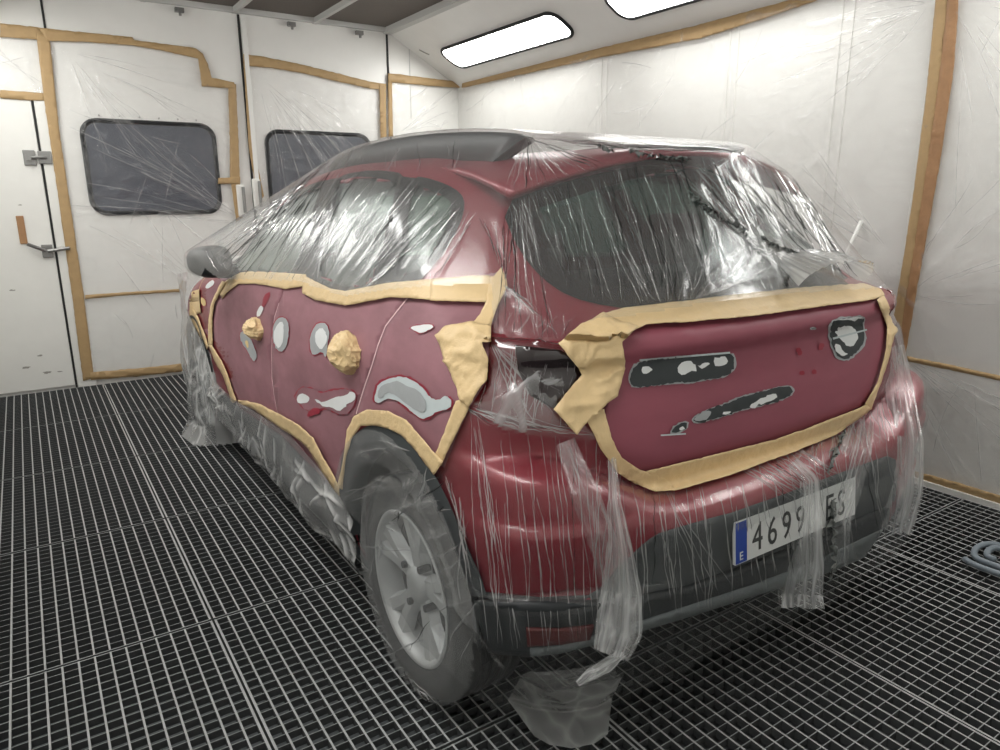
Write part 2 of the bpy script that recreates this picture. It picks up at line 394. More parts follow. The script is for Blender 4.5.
# ------------------------------------------------------------------ the car: reference surface (contours stacked in height)
#        z     yr    hw    bow   L    n    yf    Lf   nf
TAB = np.array([
 (0.080, .180, .800, .024, .28, 4.0, 3.98, .60, 3.0),
 (0.200, .140, .835, .024, .28, 4.0, 3.95, .60, 3.0),
 (0.260, .122, .860, .024, .28, 4.0, 4.02, .60, 3.0),
 (0.340, .102, .878, .024, .28, 4.0, 4.06, .60, 3.0),
 (0.420, .085, .890, .024, .28, 4.0, 4.08, .60, 3.0),
 (0.520, .065, .897, .024, .28, 4.0, 4.09, .60, 3.0),
 (0.600, .058, .902, .024, .28, 4.0, 4.085, .65, 2.9),
 (0.645, .062, .903, .024, .28, 4.0, 4.08, .65, 2.9),
 (0.668, .090, .902, .024, .28, 4.0, 4.07, .65, 2.9),
 (0.685, .168, .900, .024, .28, 4.0, 4.06, .65, 2.9),
 (0.782, .146, .896, 0.033, 0.288, 3.9, 4.03, .70, 2.8),
 (0.860, .150, .892, 0.037, 0.306, 3.8, 3.93, .80, 2.8),
 (0.940, .160, .884, 0.042, 0.324, 3.7, 3.70, .90, 2.8),
 (1.000, .162, .868, 0.059, 0.342, 3.6, 3.40, .90, 2.8),
 (1.040, .140, .852, 0.059, 0.360, 3.5, 3.10, .90, 2.8),
 (1.062, .150, .843, 0.059, 0.378, 3.5, 3.02, .85, 2.8),
 (1.090, .200, .830, .095, .45, 3.0, 2.96, .80, 2.9),
 (1.140, .265, .806, .095, .50, 3.0, 2.87, .75, 3.0),
 (1.220, .370, .768, .085, .52, 2.9, 2.74, .70, 3.1),
 (1.300, .475, .730, .075, .54, 2.8, 2.60, .65, 3.1),
 (1.370, .565, .692, .060, .54, 2.7, 2.47, .60, 3.1),
 (1.420, .630, .655, .045, .52, 2.6, 2.36, .55, 3.0),
 (1.455, .700, .612, .030, .50, 2.5, 2.25, .50, 2.8),
 (1.480, .780, .560, .020, .46, 2.4, 2.12, .45, 2.6),
 (1.500, .900, .470, .010, .40, 2.3, 1.95, .40, 2.4),
 (1.512, 1.05, .340, .000, .32, 2.2, 1.80, .32, 2.2),
 (1.519, 1.25, .180, .000, .20, 2.1, 1.68, .20, 2.1),
 (1.522, 1.44, .020, .000, .03, 2.0, 1.50, .03, 2.0)])
def pchip(x, y, q):
    h = np.diff(x); d = np.diff(y)/h; m = np.zeros(len(x))
    for i in range(1, len(x)-1):
        if d[i-1]*d[i] > 0:
            w1 = 2*h[i]+h[i-1]; w2 = h[i]+2*h[i-1]; m[i] = (w1+w2)/(w1/d[i-1]+w2/d[i])
    m[0] = d[0]; m[-1] = d[-1]
    k = np.clip(np.searchsorted(x, q)-1, 0, len(x)-2); t = (q-x[k])/h[k]
    return (2*t**3-3*t**2+1)*y[k]+(t**3-2*t**2+t)*h[k]*m[k]+(-2*t**3+3*t**2)*y[k+1]+(t**3-t**2)*h[k]*m[k+1]
def half_contour(z, u):
    """points of the right half contour at height z, u in 0..1 from the rear centre to the front centre"""
    p = [float(pchip(TAB[:,0], TAB[:,k], np.array([z]))[0]) for k in range(1, 9)]
    yr, hw, bow, L, n, yf, Lf, nf = p
    t = np.linspace(0, PI/2, 60); t = t**1.0
    xa = hw*np.sin(t)**(2/n); ya = yr+L*(1-np.cos(t)**(2/n))
    xb = hw*np.sin(t[::-1])**(2/nf); yb = yf-Lf*(1-np.cos(t[::-1])**(2/nf))
    ys_ = np.linspace(ya[-1], yb[0], 60)[1:-1]; xs_ = np.full(58, hw)
    x = np.concatenate([xa, xs_, xb]); y = np.concatenate([ya, ys_, yb])
    x = x*(1-.035*((y-2.05)/2.0)**2*(hw > .5))
    y = y+bow*np.clip(x/hw, 0, 1)**2*np.clip(1-(y-yr)/.6, 0, 1)
    s = np.concatenate([[0], np.cumsum(np.hypot(np.diff(x), np.diff(y)))]); s /= s[-1]
    return np.interp(u, s, x), np.interp(u, s, y)
def shell_grid(zs, us):
    """us in -1..1: negative = left side"""
    G = np.zeros((len(zs), len(us), 3))
    for i, z in enumerate(zs):
        x, y = half_contour(z, np.abs(us))
        if .5 < z < 1.0:
            wq = np.clip((x-.42)/.36, 0, 1); wq = wq*wq*(3-2*wq); dz = .125*wq
            yy_ = pchip(TAB[:,0], TAB[:,1], z-dz*min(1, (1.0-z)/.12))-pchip(TAB[:,0], TAB[:,1], np.array([z]))
            y = y+yy_*np.clip(1-(y-.15)/.55, 0, 1)
        G[i,:,0] = np.sign(us)*x; G[i,:,1] = y; G[i,:,2] = z
    return G
def grid_faces(a, b, off=0):
    i, j = np.meshgrid(np.arange(a-1), np.arange(b-1), indexing='ij'); k = (i*b+j).ravel()+off
    return np.stack([k, k+1, k+b+1, k+b], 1)
zs = np.concatenate([np.arange(.08, 1.10, .012), np.arange(1.10, 1.48, .014), [1.48, 1.488, 1.495, 1.502, 1.508, 1.513, 1.517, 1.52, 1.522]])
us = np.concatenate([-np.linspace(1, .02, 190), [0], np.linspace(.02, 1, 190)])
SG = shell_grid(zs, us); na, nb_ = len(zs), len(us)
SV = SG.reshape(-1, 3); SF = grid_faces(na, nb_)
capn = len(SV)
BV = BVHTree.FromPolygons([tuple(v) for v in SV], [tuple(f) for f in SF])

def cast(px, bvh=None, org=None):
    d = ray(px); h = (bvh or BV).ray_cast(Vector(CAM), Vector(d))
    if h[0] is None or (h[0]-Vector(CAM)).length > 5:
        best = None
        for t in np.arange(.9, 4.2, .02):                   # ray passes the outline: nearest point of the surface
            q = Vector(CAM+d*t); n = (bvh or BV).find_nearest(q)
            if best is None or n[3] < best[0]: best = (n[3], n[0], n[1])
        return np.array(best[1]), np.array(best[2])
    return np.array(h[0]), np.array(h[1])
def pip(P, poly):
    P = np.asarray(P); poly = np.asarray(poly); c = np.zeros(len(P), bool); j = len(poly)-1
    for i in range(len(poly)):
        a, b = poly[i], poly[j]
        m = (a[1] > P[:,1]) != (b[1] > P[:,1])
        xx = (b[0]-a[0])*(P[:,1]-a[1])/((b[1]-a[1]) if b[1] != a[1] else 1e-9)+a[0]
        c ^= m & (P[:,0] < xx); j = i
    return c
def dens(poly, step, closed=True, jit=0, rnd=None):
    o = []; n = len(poly)
    for i in range(n if closed else n-1):
        a = np.array(poly[i], float); b = np.array(poly[(i+1) % n], float); k = max(1, int(np.linalg.norm(b-a)/step))
        for q in range(k): o.append(a+(b-a)*q/k)
    if not closed: o.append(np.array(poly[-1], float))
    o = np.array(o)
    if jit: o = o+(rnd or rng).normal(0, jit, o.shape)
    return o
def smooth_poly(poly, n=2):
    P = np.array(poly, float)
    for _ in range(n):
        Q = np.roll(P, -1, 0); P = np.stack([.75*P+.25*Q, .25*P+.75*Q], 1).reshape(-1, 2)
    return P
def fill2d(poly, step, jit=0):
    B = dens(poly, step, True, jit); n = len(B); lo = B.min(0); hi = B.max(0)
    X, Y = np.meshgrid(np.arange(lo[0]+step*.5, hi[0], step), np.arange(lo[1]+step*.5, hi[1], step)); I = np.stack([X.ravel(), Y.ravel()], 1)
    I = I[pip(I, B)]
    if len(I):
        d = np.min(np.linalg.norm(I[:,None]-B[None], axis=2), 1); I = I[d > step*.45]
    A = np.concatenate([B, I]) if len(I) else B
    r = delaunay_2d_cdt([Vector(p) for p in A], [(i, (i+1) % n) for i in range(n)], [], 1, 1e-4)
    return np.array([tuple(v) for v in r[0]]), [tuple(f) for f in r[2]]
def lay(P2, off, mode='px', bvh=None):
    V = []; Nn = []
    for p in P2:
        if mode == 'px': h, n = cast(p, bvh)
        elif mode == 'side':                                 # p = (y, z) on the left flank
            hh = (bvh or BV).ray_cast(Vector((-2, p[0], p[1])), Vector((1, 0, 0))); h, n = (np.array(hh[0]), np.array(hh[1])) if hh[0] else (np.array((-.8, p[0], p[1])), np.array((-1, 0, 0)))
        else:                                                # 'rear': p = (x, z)
            hh = (bvh or BV).ray_cast(Vector((p[0], -1, p[1])), Vector((0, 1, 0))); h, n = (np.array(hh[0]), np.array(hh[1])) if hh[0] else (np.array((p[0], .2, p[1])), np.array((0, -1, 0)))
        c = CAM-h if mode == 'px' else (np.array((-1., 0, 0)) if mode == 'side' else np.array((0, -1., 0)))
        if n@c < 0: n = -n
        if mode == 'px':
            dd = -ray(p); V.append(h+dd*(off/max(.3, float(dd@n)))); Nn.append(n); continue
        V.append(h+n*off); Nn.append(n)
    return np.array(V), np.array(Nn)
def orient(V, F, Nn):
    """faces wound so that they look along the surface normal"""
    o = []
    for f in F:
        a, b, c = V[f[0]], V[f[1]], V[f[2]]
        o.append(f if np.cross(b-a, c-a)@(Nn[f[0]]+Nn[f[1]]+Nn[f[2]]) >= 0 else f[::-1])
    return o
def patch(name, poly, mat, parent, off=.004, thick=.003, step=5, mode='px', bvh=None, jit=0, smooth=0, crinkle=0, cscale=45):
    if smooth: poly = smooth_poly(poly, smooth)
    P2, F = fill2d(poly, step, jit)
    V, Nn = lay(P2, off, mode, bvh)
    if crinkle:
        V = V+Nn*(crinkle*(.9*ridged(V, cscale*.55, 3)**6+.5*ridged(V, cscale*1.1, 5)**5+.5*vnoise(V, cscale*.4, 9)))[:,None]
    o = mesh(name, V, orient(V, F, Nn), mat, parent)
    if thick: solid(o, thick, -1 if thick > 0 else 0)
    return o
def mirror(o, parent, name=None):
    me = o.data.copy(); me.transform(Matrix.Scale(-1, 4, (1, 0, 0))); me.flip_normals()
    c = bpy.data.objects.new(name or o.name.split('.')[0], me); link(c, parent)
    for m in o.modifiers:
        if m.type == 'SOLIDIFY': solid(c, m.thickness, m.offset)
    return c

car = empty('car', (0, 2.05, 0), 'dark red hatchback with sanded doors, wrapped in clear film for repainting', 'car')

# outlines in the photograph's frame, laid on the surface of the body
GAP1 = [(285.6,284), (279,303), (274.5,317), (272.2,335), (271.5,350), (272,377), (274,395), (277.5,413), (281,428)]
GAP2 = [(414,284), (408,297.5), (397,311), (385.5,326), (378,345), (372,365), (365,385), (360,401), (356,414)]
WIN_REAR_DOOR = [(335,180), (345,176), (369,172), (404,177), (397,205), (390,230), (386,252), (379,273), (370,291), (345,295), (310,280), (322,225)]
WIN_QUARTER = [(411,178.5), (430,183), (450,191), (459,200), (458,214), (452,230), (444,245), (432,262), (418,278), (396,284), (386,286), (390,262), (396,235), (404,205)]
WIN_FRONT = [(328,182), (318,184), (303,190), (280,204), (258,222), (240,240), (228,258), (224,272), (240,276), (300,279), (312,232)]
WIN_BACK = [(506,206), (525,250), (547,276), (572,293), (609,302), (640,304), (700,301), (760,293), (806,287), (858,281), (848,262), (826,236), (802,204), (780,178), (750,160), (700,160), (650,166), (600,176), (550,190)]

# body shell with the glass openings and the wheel arches cut out
Cc = SV[SF].mean(1); Cp = project(Cc)
Nf = np.cross(SV[SF[:,1]]-SV[SF[:,0]], SV[SF[:,3]]-SV[SF[:,0]])
front = ((CAM-Cc)*Nf).sum(1) > 0
if front.mean() < .2: front = ~front
AX_R, AX_F, WR = .66, 3.264, .318
cut = np.zeros(len(SF), bool)
for ya in (AX_R, AX_F):
    cut |= (np.hypot(Cc[:,1]-ya, Cc[:,2]-.33) < .392) & (np.abs(Cc[:,0]) > .5)
def shrink(p, k=.985):
    p = np.array(p); c = p.mean(0); return c+(p-c)*k
vis = (Cc[:,0] < -.3)
side_cut = np.zeros(len(SF), bool)
for p in (WIN_REAR_DOOR, WIN_QUARTER, WIN_FRONT): side_cut |= pip(Cp, shrink(p, .90)) & vis & (Cc[:,1] > .5)
# the same openings on the right flank
key = {}
idx = np.arange((na-1)*(nb_-1)).reshape(na-1, nb_-1)
side_cut |= side_cut.reshape(na-1, nb_-1)[:, ::-1].ravel()
cut |= side_cut
cut |= pip(Cp, shrink(WIN_BACK, .93)) & (Cc[:,1] < .95) & (Cc[:,2] > 1.06) & (np.abs(Cc[:,0]) < .74)
cut |= (Cc[:,1] > 2.45) & (Cc[:,2] > 1.06) & (np.abs(Cc[:,0]) < .60) & (Cc[:,2] < 1.42)      # windscreen
lipy = np.interp(Cp[:,0], [470,478,530,610,690,755,820,889,900], [640,645,652,636,612,591,571,543,535])
cut |= ((Cc[:,1] < .62) & ((Cc[:,2] < .27) | ((Cp[:,1] > lipy) & (Cc[:,2] < .42)) | ((Cc[:,0] > .55) & (Cc[:,2] < .31)))) | (Cc[:,2] < .20)
cap = [tuple(range(capn-nb_, capn))]
body = mesh('body_shell', SV, np.concatenate([SF[~cut]]), M['red'], car)
solid(body, .006, 0)
mesh('roof_cap', SG[-1], [tuple(range(nb_))], M['red'], body)

# windscreen
P = [(x, z) for x, z in [(-.62,1.05),(-.3,1.04),(.3,1.04),(.62,1.05),(.57,1.25),(.5,1.43),(-.5,1.43),(-.57,1.25)]]
P2, F = fill2d(P, .05)
V = []; 
for p in P2:
    h = BV.ray_cast(Vector((p[0], 6, p[1])), Vector((0, -1, 0))); V.append(h[0])
o = mesh('windscreen', V, F, M['glass'], car); solid(o, .004)

# flank panels
q0 = [(212,346), (214,318), (216,303), (222,290), (232,276)]
FRONT_DOOR = q0 + [(250,272), GAP1[0]] + [(p[0]-.35, p[1]) for p in GAP1[1:]] + [(262,416), (240,406), (232,392), (226,372), (219,358)]
REAR_DOOR = [(p[0]+.35, p[1]) for p in GAP1[::-1]] + [GAP1[0], (310,284), (345,299), (390,290), GAP2[0]] + [(p[0]-.4, p[1]) for p in GAP2[1:]] + [(349,430), (345,455), (340,492), (325,482), (310,458), (297,440)]
QUARTER = [(p[0]+.4, p[1]) for p in GAP2[::-1]] + [(440,282), (500,272), (504,284), (494,315), (489,345), (487,380), (470,407), (455,440), (444,468), (432,458), (415,437), (402,424), (385,418), (370,418)]
FENDER = [(188,306), (188,290), (193,276), (205,270), (222,272), (231,275), (221,289), (215,302), (213,317), (211,345), (204,344), (198,330), (192,316)]
quarter_panel = patch('quarter_panel', QUARTER, M['sanded'], car, .004, .004)
rear_door = patch('rear_door', REAR_DOOR, M['sanded'], car, .005, .005)
front_door = patch('front_door', FRONT_DOOR, M['sanded'], car, .005, .005, 4)
front_fender = patch('front_fender', FENDER, M['sanded'], car, .005, .005, 3)
for o in (quarter_panel, rear_door, front_door, front_fender): mirror(o, car)
def gap_line(px, wdt):
    V, Nn = lay(dens(px, 4, False), .0052); t = np.gradient(V, axis=0); s = np.cross(t, Nn); s /= np.linalg.norm(s, axis=1)[:,None]
    n = len(V); W_ = np.concatenate([V-s*wdt, V+s*wdt]); return mesh('door_edge', W_, [(i, i+1, n+i+1, n+i) for i in range(n-1)], M['dust'], car)
gap_line(GAP1[1:-1], .0026); gap_line(GAP2[1:], .003)

# windows with black borders
def window(name, poly, mat, off=-.004):
    g = patch(name, poly, mat, car, off, .004, 6, smooth=1)
    return g
def border(name, poly, wdt, parent, mat, off=.0, step=5):
    B = dens(smooth_poly(poly, 1), step); c = B.mean(0); V, Nn = lay(B, off)
    t = np.roll(V, -1, 0)-np.roll(V, 1, 0); s = np.cross(t, Nn); s /= np.linalg.norm(s, axis=1)[:,None]
    cen = V.mean(0); s *= np.sign(((V-cen)*s).sum(1))[:,None]
    n = len(V); W_ = np.concatenate([V-s*wdt, V+s*.016]); F = [(i, (i+1) % n, n+(i+1) % n, n+i) for i in range(n)]
    W_[:n] += 0
    return mesh(name, W_, F, mat, parent)
for nm, poly in (('rear_door_window', WIN_REAR_DOOR), ('quarter_window', WIN_QUARTER), ('front_door_window', WIN_FRONT)):
    g = window(nm, poly, M['glass']); b = border('window_seal', poly, .022, g, M['frit'], .006)
    g2 = mirror(g, car); mirror(b, g2)
back = window('rear_window', WIN_BACK, M['rglass'], -.004); border('glass_border', WIN_BACK, .05, back, M['frit'], .006)
# dark pillars between the side windows
for nm, pl in (('centre_pillar', [(323,181),(341,177),(328,226),(316,284),(293,281),(306,230)]), ('window_divider', [(399,176),(416,178),(410,205),(403,235),(397,262),(392,288),(371,291),(374,272),(382,250),(386,228),(393,203)])):
    o = patch(nm, pl, M['frit'], car, .0075, .004, 4); mirror(o, car)

# tailgate
TG = [(598,336), (615,318), (650,311), (692,304), (753,296), (806,290), (878,284), (886,294), (893,316), (895,335), (890,356), (880,382), (868,404), (838,424), (793,444), (730,468), (677,484), (650,484), (632,474), (614,455), (602,432), (606,404), (618,380), (616,350)]
tailgate = patch('tailgate', TG, M['sanded2'], car, .007, .005, 5)
# rear bumper: lower dark apron and its lip
VAL = [(500,593),(540,597),(588,595),(605,585),(620,565.6),(630,557.6),(640,548),(649.6,540),(659,534),(672,529.6),(688,525),(720,516),(732,513),(786,494),(841,473),(868,463),(888,456),(896,460),(898,478),(894,506),(889,545),(820,572),(755,592),(690,612),(610,634),(560,646),(530,650),(500,650),(478,648),(472,620),(474,600),(486,592)]
valance = patch('bumper_apron', VAL, M['plastic'], car, .006, .006, 6)
LIP = [(474,602),(500,604),(588,606),(640,600),(690,590),(755,566),(820,540),(890,508),(889,548),(820,576),(755,596),(690,617),(610,641),(560,654),(530,657),(500,655),(478,650)]
patch('bumper_lip', LIP, M['dplastic'], car, .022, .02, 6)
patch('bumper_skid_strip', [(530,650),(560,647),(610,633),(690,607),(755,586),(820,561),(890,526),(889,548),(820,576),(755,596),(690,617),(610,641),(560,654),(530,657)], M['lstrip'], car, .028, .012, 6)
ref = patch('rear_reflector', [(526,629),(560,630),(594,626),(590,640),(560,645),(527,647)], M['reflector'], car, .030, .006, 4)
# wing of the bumper: crease shade under the lamp is real relief
SCO = [(500,441),(530,447),(570,455),(605,462),(612,470),(600,478),(560,470),(525,460)]
# tail lamps
lamp = patch('tail_lamp', [(490,337),(520,338),(560,343),(588,354),(592,390),(582,418),(570,429),(530,428),(498,420),(477,409),(487,381)], M['lampglass'], car, .008, .02, 4)
patch('lamp_lens', [(515,345),(560,350),(585,362),(580,405),(560,412),(530,395),(518,370)], M['lampdark'], lamp, .014, .004, 4)
ml = mirror(lamp, car)

# side sills and arch trims
def ring_side(name, ya, r0, r1, a0, a1, mat, off, th):
    A = np.linspace(a0, a1, 60); V = []; Nn = []
    rs = [r0, r0+.012, (r0+r1)/2, r1]
    P2 = [(ya+r*math.cos(a), .33+r*math.sin(a)) for r in rs for a in A]
    V, Nn = lay(P2, off, 'side'); n = len(A)
    V[:, 0] = np.minimum(V[:, 0], np.percentile(V[:, 0], 30)+.02)
    V[:n, 0] += .055; F = [tuple(f) for f in grid_faces(4, n)]
    return mesh(name, V, orient(V, F, np.tile([-1., 0, 0], (len(V), 1))), mat, car)
for ya in (AX_R, AX_F):
    o = ring_side('wheel_arch_trim', ya, .372, .452 if ya < 1 else .40, -.02, PI-.40, M['plastic'], .016, .01); mirror(o, car)
    V = []; A = np.linspace(-.12, PI+.02, 40)
    for xx in (-.885, -.52): V += [(xx, ya+.40*math.cos(a), .33+.40*math.sin(a)) for a in A]
    V += [(-.52, ya, .33)]; n = len(A)
    o = mesh('wheel_well', V, [(i, i+1, n+i+1, n+i) for i in range(n-1)]+[(n+i, n+i+1, 2*n) for i in range(n-1)], M['well'], car); mirror(o, car)
sp = [(1.05,.20),(2.88,.20),(2.88,.40),(2.4,.41),(1.7,.47),(1.25,.44),(1.08,.42)]
o = patch('sill_cladding', sp, M['plastic'], car, .014, .01, .05, 'side'); mirror(o, car)
MB().box((-.80, .75, .19), (.80, 3.6, .24)).box((-.5, .3, .23), (.5, .8, .30)).obj('underbody', M['well'], car)

# wheels
def wheel(ya, sx):
    c = (sx*.775, ya, WR); b = MB(); s = sx
    prof = [(-.085*s,.21),(-.1*s,.23),(-.108*s,.265),(-.100*s,.298),(-.082*s,.312),(-.075*s,.317)]
    for g in (-.05,-.02,.01,.04):
        prof += [((g-.002)*s,.318),(g*s,.310),((g+.006)*s,.310),((g+.008)*s,.318)]
    prof += [(.075*s,.317),(.082*s,.312),(.100*s,.298),(.108*s,.265),(.1*s,.23),(.085*s,.21)]
    t = b.lathe(prof, c, n=72).obj('wheel', M['tyre'], car, True)
    rim = MB().lathe([(.100*s,.222),(.104*s,.217),(.098*s,.206),(.06*s,.200),(-.08*s,.205),(-.085*s,.21)], c, n=64).obj('rim', M['rim'], t, True)
    MB().lathe([(.03*s,.0001),(.03*s,.2)], c, n=48).obj('brake_shield', M['rimdark'], t)
    for k in range(5):                                          # five double spokes
        a = 2*PI*k/5+.35; b = MB()
        for d in (-.19, .19):
            V0 = len(b.V)
            for (r, wv, ax) in ((.045,.030,.070),(.12,.022,.080),(.206,.030,.088)):
                aa = a+d*(.25+.75*(r/.206)); ct, st = math.cos(aa), math.sin(aa)
                for (u, v) in ((-wv,-.03),(wv,-.03),(wv*.6,0),(-wv*.6,0)):
                    b.V.append((c[0]+s*(ax+v), c[1]+r*ct-u*st, c[2]+r*st+u*ct))
            for i in range(2):
                for q in range(4): b.F.append((V0+i*4+q, V0+i*4+(q+1)%4, V0+i*4+4+(q+1)%4, V0+i*4+4+q))
        o = b.obj('spoke', M['rim'], t)
    MB().lathe([(.088*s,.0001),(.09*s,.03),(.08*s,.052),(.05*s,.056)], c, n=32).obj('hub_cap', M['rim'], t, True)
    for k in range(4):
        a = 2*PI*k/4+.5; y, z = c[1]+.075*math.cos(a), c[2]+.075*math.sin(a)
        MB().tube([(c[0]+s*.05, y, z), (c[0]+s*.085, y, z)], .011, 8).obj('wheel_bolt', M['rimdark'], t)
    return t
for ya in (AX_R, AX_F):
    for sx in (-1, 1): wheel(ya, sx)

# roof spoiler: a curved lip that overhangs the rear window
def spoiler():
    xs_ = np.linspace(-.605, .605, 61); rows = []
    ez = lambda x: 1.497-.078*abs(x/.5)**2.0
    for f in (0, .25, .5, .75, 1.0):
        r = []
        for x in xs_:
            y0 = .47+.10*abs(x/.62)**2.5; z0 = ez(x)
            h = BV.ray_cast(Vector((x*.93, .98, 2)), Vector((0, 0, -1)))[0]
            p0 = Vector((x, y0, z0)); p1 = Vector((x*.93, .98, h.z+.003)); p = p0.lerp(p1, f); p.z += .012*math.sin(PI*f); r.append(tuple(p))
        rows.append(r)
    V = sum(rows, []); o = mesh('roof_spoiler', V, grid_faces(5, 61), M['red'], car); solid(o, .016, -1); return o
spoiler()
# roof rails
def roof_rail(s):
    b = MB(); Y = np.linspace(.69, 2.15, 30); V = []
    for y in Y:
        f = (y-.69)/1.46; zt = 1.530+.048*math.sin(PI*min(1, max(0, f)))**.6-.01*f; x = .447+.03*math.sin(PI*f)
        zb = 1.47 if 0.06 < f < .94 else 1.45
        yb_ = .90+1.25*f
        for (dx, z, q) in ((-.022, zb, 1), (-.020, zt-.01, 0), (-.010, zt, 0), (.012, zt, 0), (.024, zt-.012, .1), (.052, zb-.02, 1)): V.append((s*(x+dx), y+(yb_-y)*q, z))
    F = [(i*6+k, i*6+(k+1) % 6, (i+1)*6+(k+1) % 6, (i+1)*6+k) for i in range(29) for k in range(6)]+[tuple(range(6)), tuple(range(29*6, 30*6))]
    return mesh('roof_rail', V, F, M['rail'], car)
roof_rail(-1); roof_rail(1)
# door mirrors
def door_mirror(s):
    bm = bmesh.new(); bmesh.ops.create_uvsphere(bm, u_segments=24, v_segments=14, radius=1)
    for v in bm.verts:
        x, y, z = v.co; f = lambda t: math.copysign(abs(t)**.7, t)
        v.co = (s*(.955+.085*f(x)), 2.42+.10*f(y)+.03*x, 1.095+.07*f(z)*(1-.15*x))
    me = bpy.data.meshes.new('door_mirror'); bm.to_mesh(me); bm.free(); me.materials.append(M['dplastic'])
    me.polygons.foreach_set('use_smooth', [True]*len(me.polygons)); o = bpy.data.objects.new('door_mirror', me); link(o, car)
    bevel(MB().box((min(s*.84, s*.93), 2.40, 1.02), (max(s*.84, s*.93), 2.47, 1.07)).obj('mirror_foot', M['dplastic'], o))
door_mirror(-1); door_mirror(1)
# cabin
MB().box((-.70, .75, .30), (.70, 3.0, .42)).box((-.62, 2.75, .42), (.62, 3.0, 1.0)).box((-.68, .42, .42), (.68, .80, .98)).obj('cabin_floor', M['cabin'], car)
def seat(x, y, wd, nm='seat'):
    s = bevel(MB().box((x-wd, y, .42), (x+wd, y+.5, .60)).obj(nm, M['seat'], car), .04, 3)
    V = []
    b = MB().box((x-wd, y-.12, .58), (x+wd, y+.03, 1.12)); o = bevel(b.obj('seat_back', M['seat'], s), .04, 3)
    for hx in ([x] if wd < .4 else [x-.4, x+.4]):
        bevel(MB().box((hx-.12, y-.11, 1.14), (hx+.12, y-.01, 1.31)).obj('headrest', M['seat'], s), .035, 3)
seat(-.36, 1.95, .25, 'front_seat'); seat(.36, 1.95, .25, 'front_seat'); seat(0, 1.0, .62, 'rear_bench')
MB().box((-.64, .40, .985), (.64, .90, 1.0)).obj('parcel_shelf', M['cabin'], car)

# number plate
pc = np.array([-.024, .058, .545]); tilt = .10
def plate_pt(x, z, d): return (pc[0]+x, pc[1]-d+z*tilt+.0, pc[2]+z)
def plate_box(name, x0, x1, z0, z1, d0, d1, mat, parent):
    V = [plate_pt(x, z, d) for d in (d0, d1) for x, z in ((x0,z0),(x1,z0),(x1,z1),(x0,z1))]
    return mesh(name, V, [(0,1,2,3),(7,6,5,4),(0,4,5,1),(1,5,6,2),(2,6,7,3),(3,7,4,0)], mat, parent, False)
plate = plate_box('number_plate', -.26, .26, -.055, .055, .012, .004, M['plate'], car)
plate_box('blue_band', -.258, -.216, -.053, .053, .0128, .012, M['blue'], plate)
def text(s, size, x, z, d, mat, parent, sx=1.0, name='plate_character'):
    cu = bpy.data.curves.new(name, 'FONT'); cu.body = s; cu.size = size; cu.extrude = .0004; cu.resolution_u = 3
    ob = bpy.data.objects.new('tmp', cu); COL.objects.link(ob); dg = bpy.context.evaluated_depsgraph_get()
    me = bpy.data.meshes.new_from_object(ob.evaluated_get(dg)); bpy.data.objects.remove(ob); bpy.data.curves.remove(cu)
    for v in me.vertices: v.co = Vector(plate_pt(x+v.co.x*sx, z+v.co.y, d+v.co.z))
    me.materials.clear(); me.materials.append(mat); o = bpy.data.objects.new(name, me); link(o, parent); return o
for ch, x in zip('4699ES', (-.196, -.137, -.078, -.019, .112, .17)): text(ch, .105, x, -.038, .0128, M['char'], plate, .82)
text('E', .03, -.246, -.045, .0135, M['plate'], plate)

# ------------------------------------------------------------------ sanded spots on the panels (parts of the panels)
def Z(x0, y0, s): return lambda *p: [(x0+a*s, y0+b*s) for a, b in p]
z4, z5, z6, zf = Z(150,230,.3), Z(300,230,.3), Z(540,240,.38), Z(170,280,.16)
def grow(p, d):
    p = np.array(p, float); c = p.mean(0); v = p-c; l = np.linalg.norm(v, axis=1)[:,None]; return [tuple(q) for q in c+v*(1+d/l)]
def spot(parent, poly, mat, lvl, name, jit=.25, smooth=1, step=2.2):
    return patch(name, poly, mat, parent, (.0095 if parent.name == 'tailgate' else .0068)+.0013*lvl, 0, step, smooth=smooth, jit=jit)
# quarter panel
big = z5((250,545),(262,510),(300,492),(345,488),(385,506),(415,530),(430,558),(460,568),(490,550),(507,572),(500,595),(455,605),(428,625),(405,632),(380,612),(355,590),(320,565),(285,562),(265,578),(248,572))
spot(quarter_panel, grow(big, 2.2), M['ring'], 0, 'sanded_ring', .5); spot(quarter_panel, big, M['filler2'], 1, 'filler_spot')
spot(quarter_panel, z5((258,560),(262,525),(300,507),(330,502),(352,520),(390,530),(415,560),(422,590),(410,612),(385,600),(350,578),(320,550),(290,540),(270,562)), M['primer'], 2, 'primer_spot')
b = z5((362,325),(400,317),(440,313),(445,328),(400,346),(385,336)); spot(quarter_panel, grow(b, 1.3), M['ring'], 0, 'sanded_ring'); spot(quarter_panel, b, M['filler'], 1, 'filler_spot')
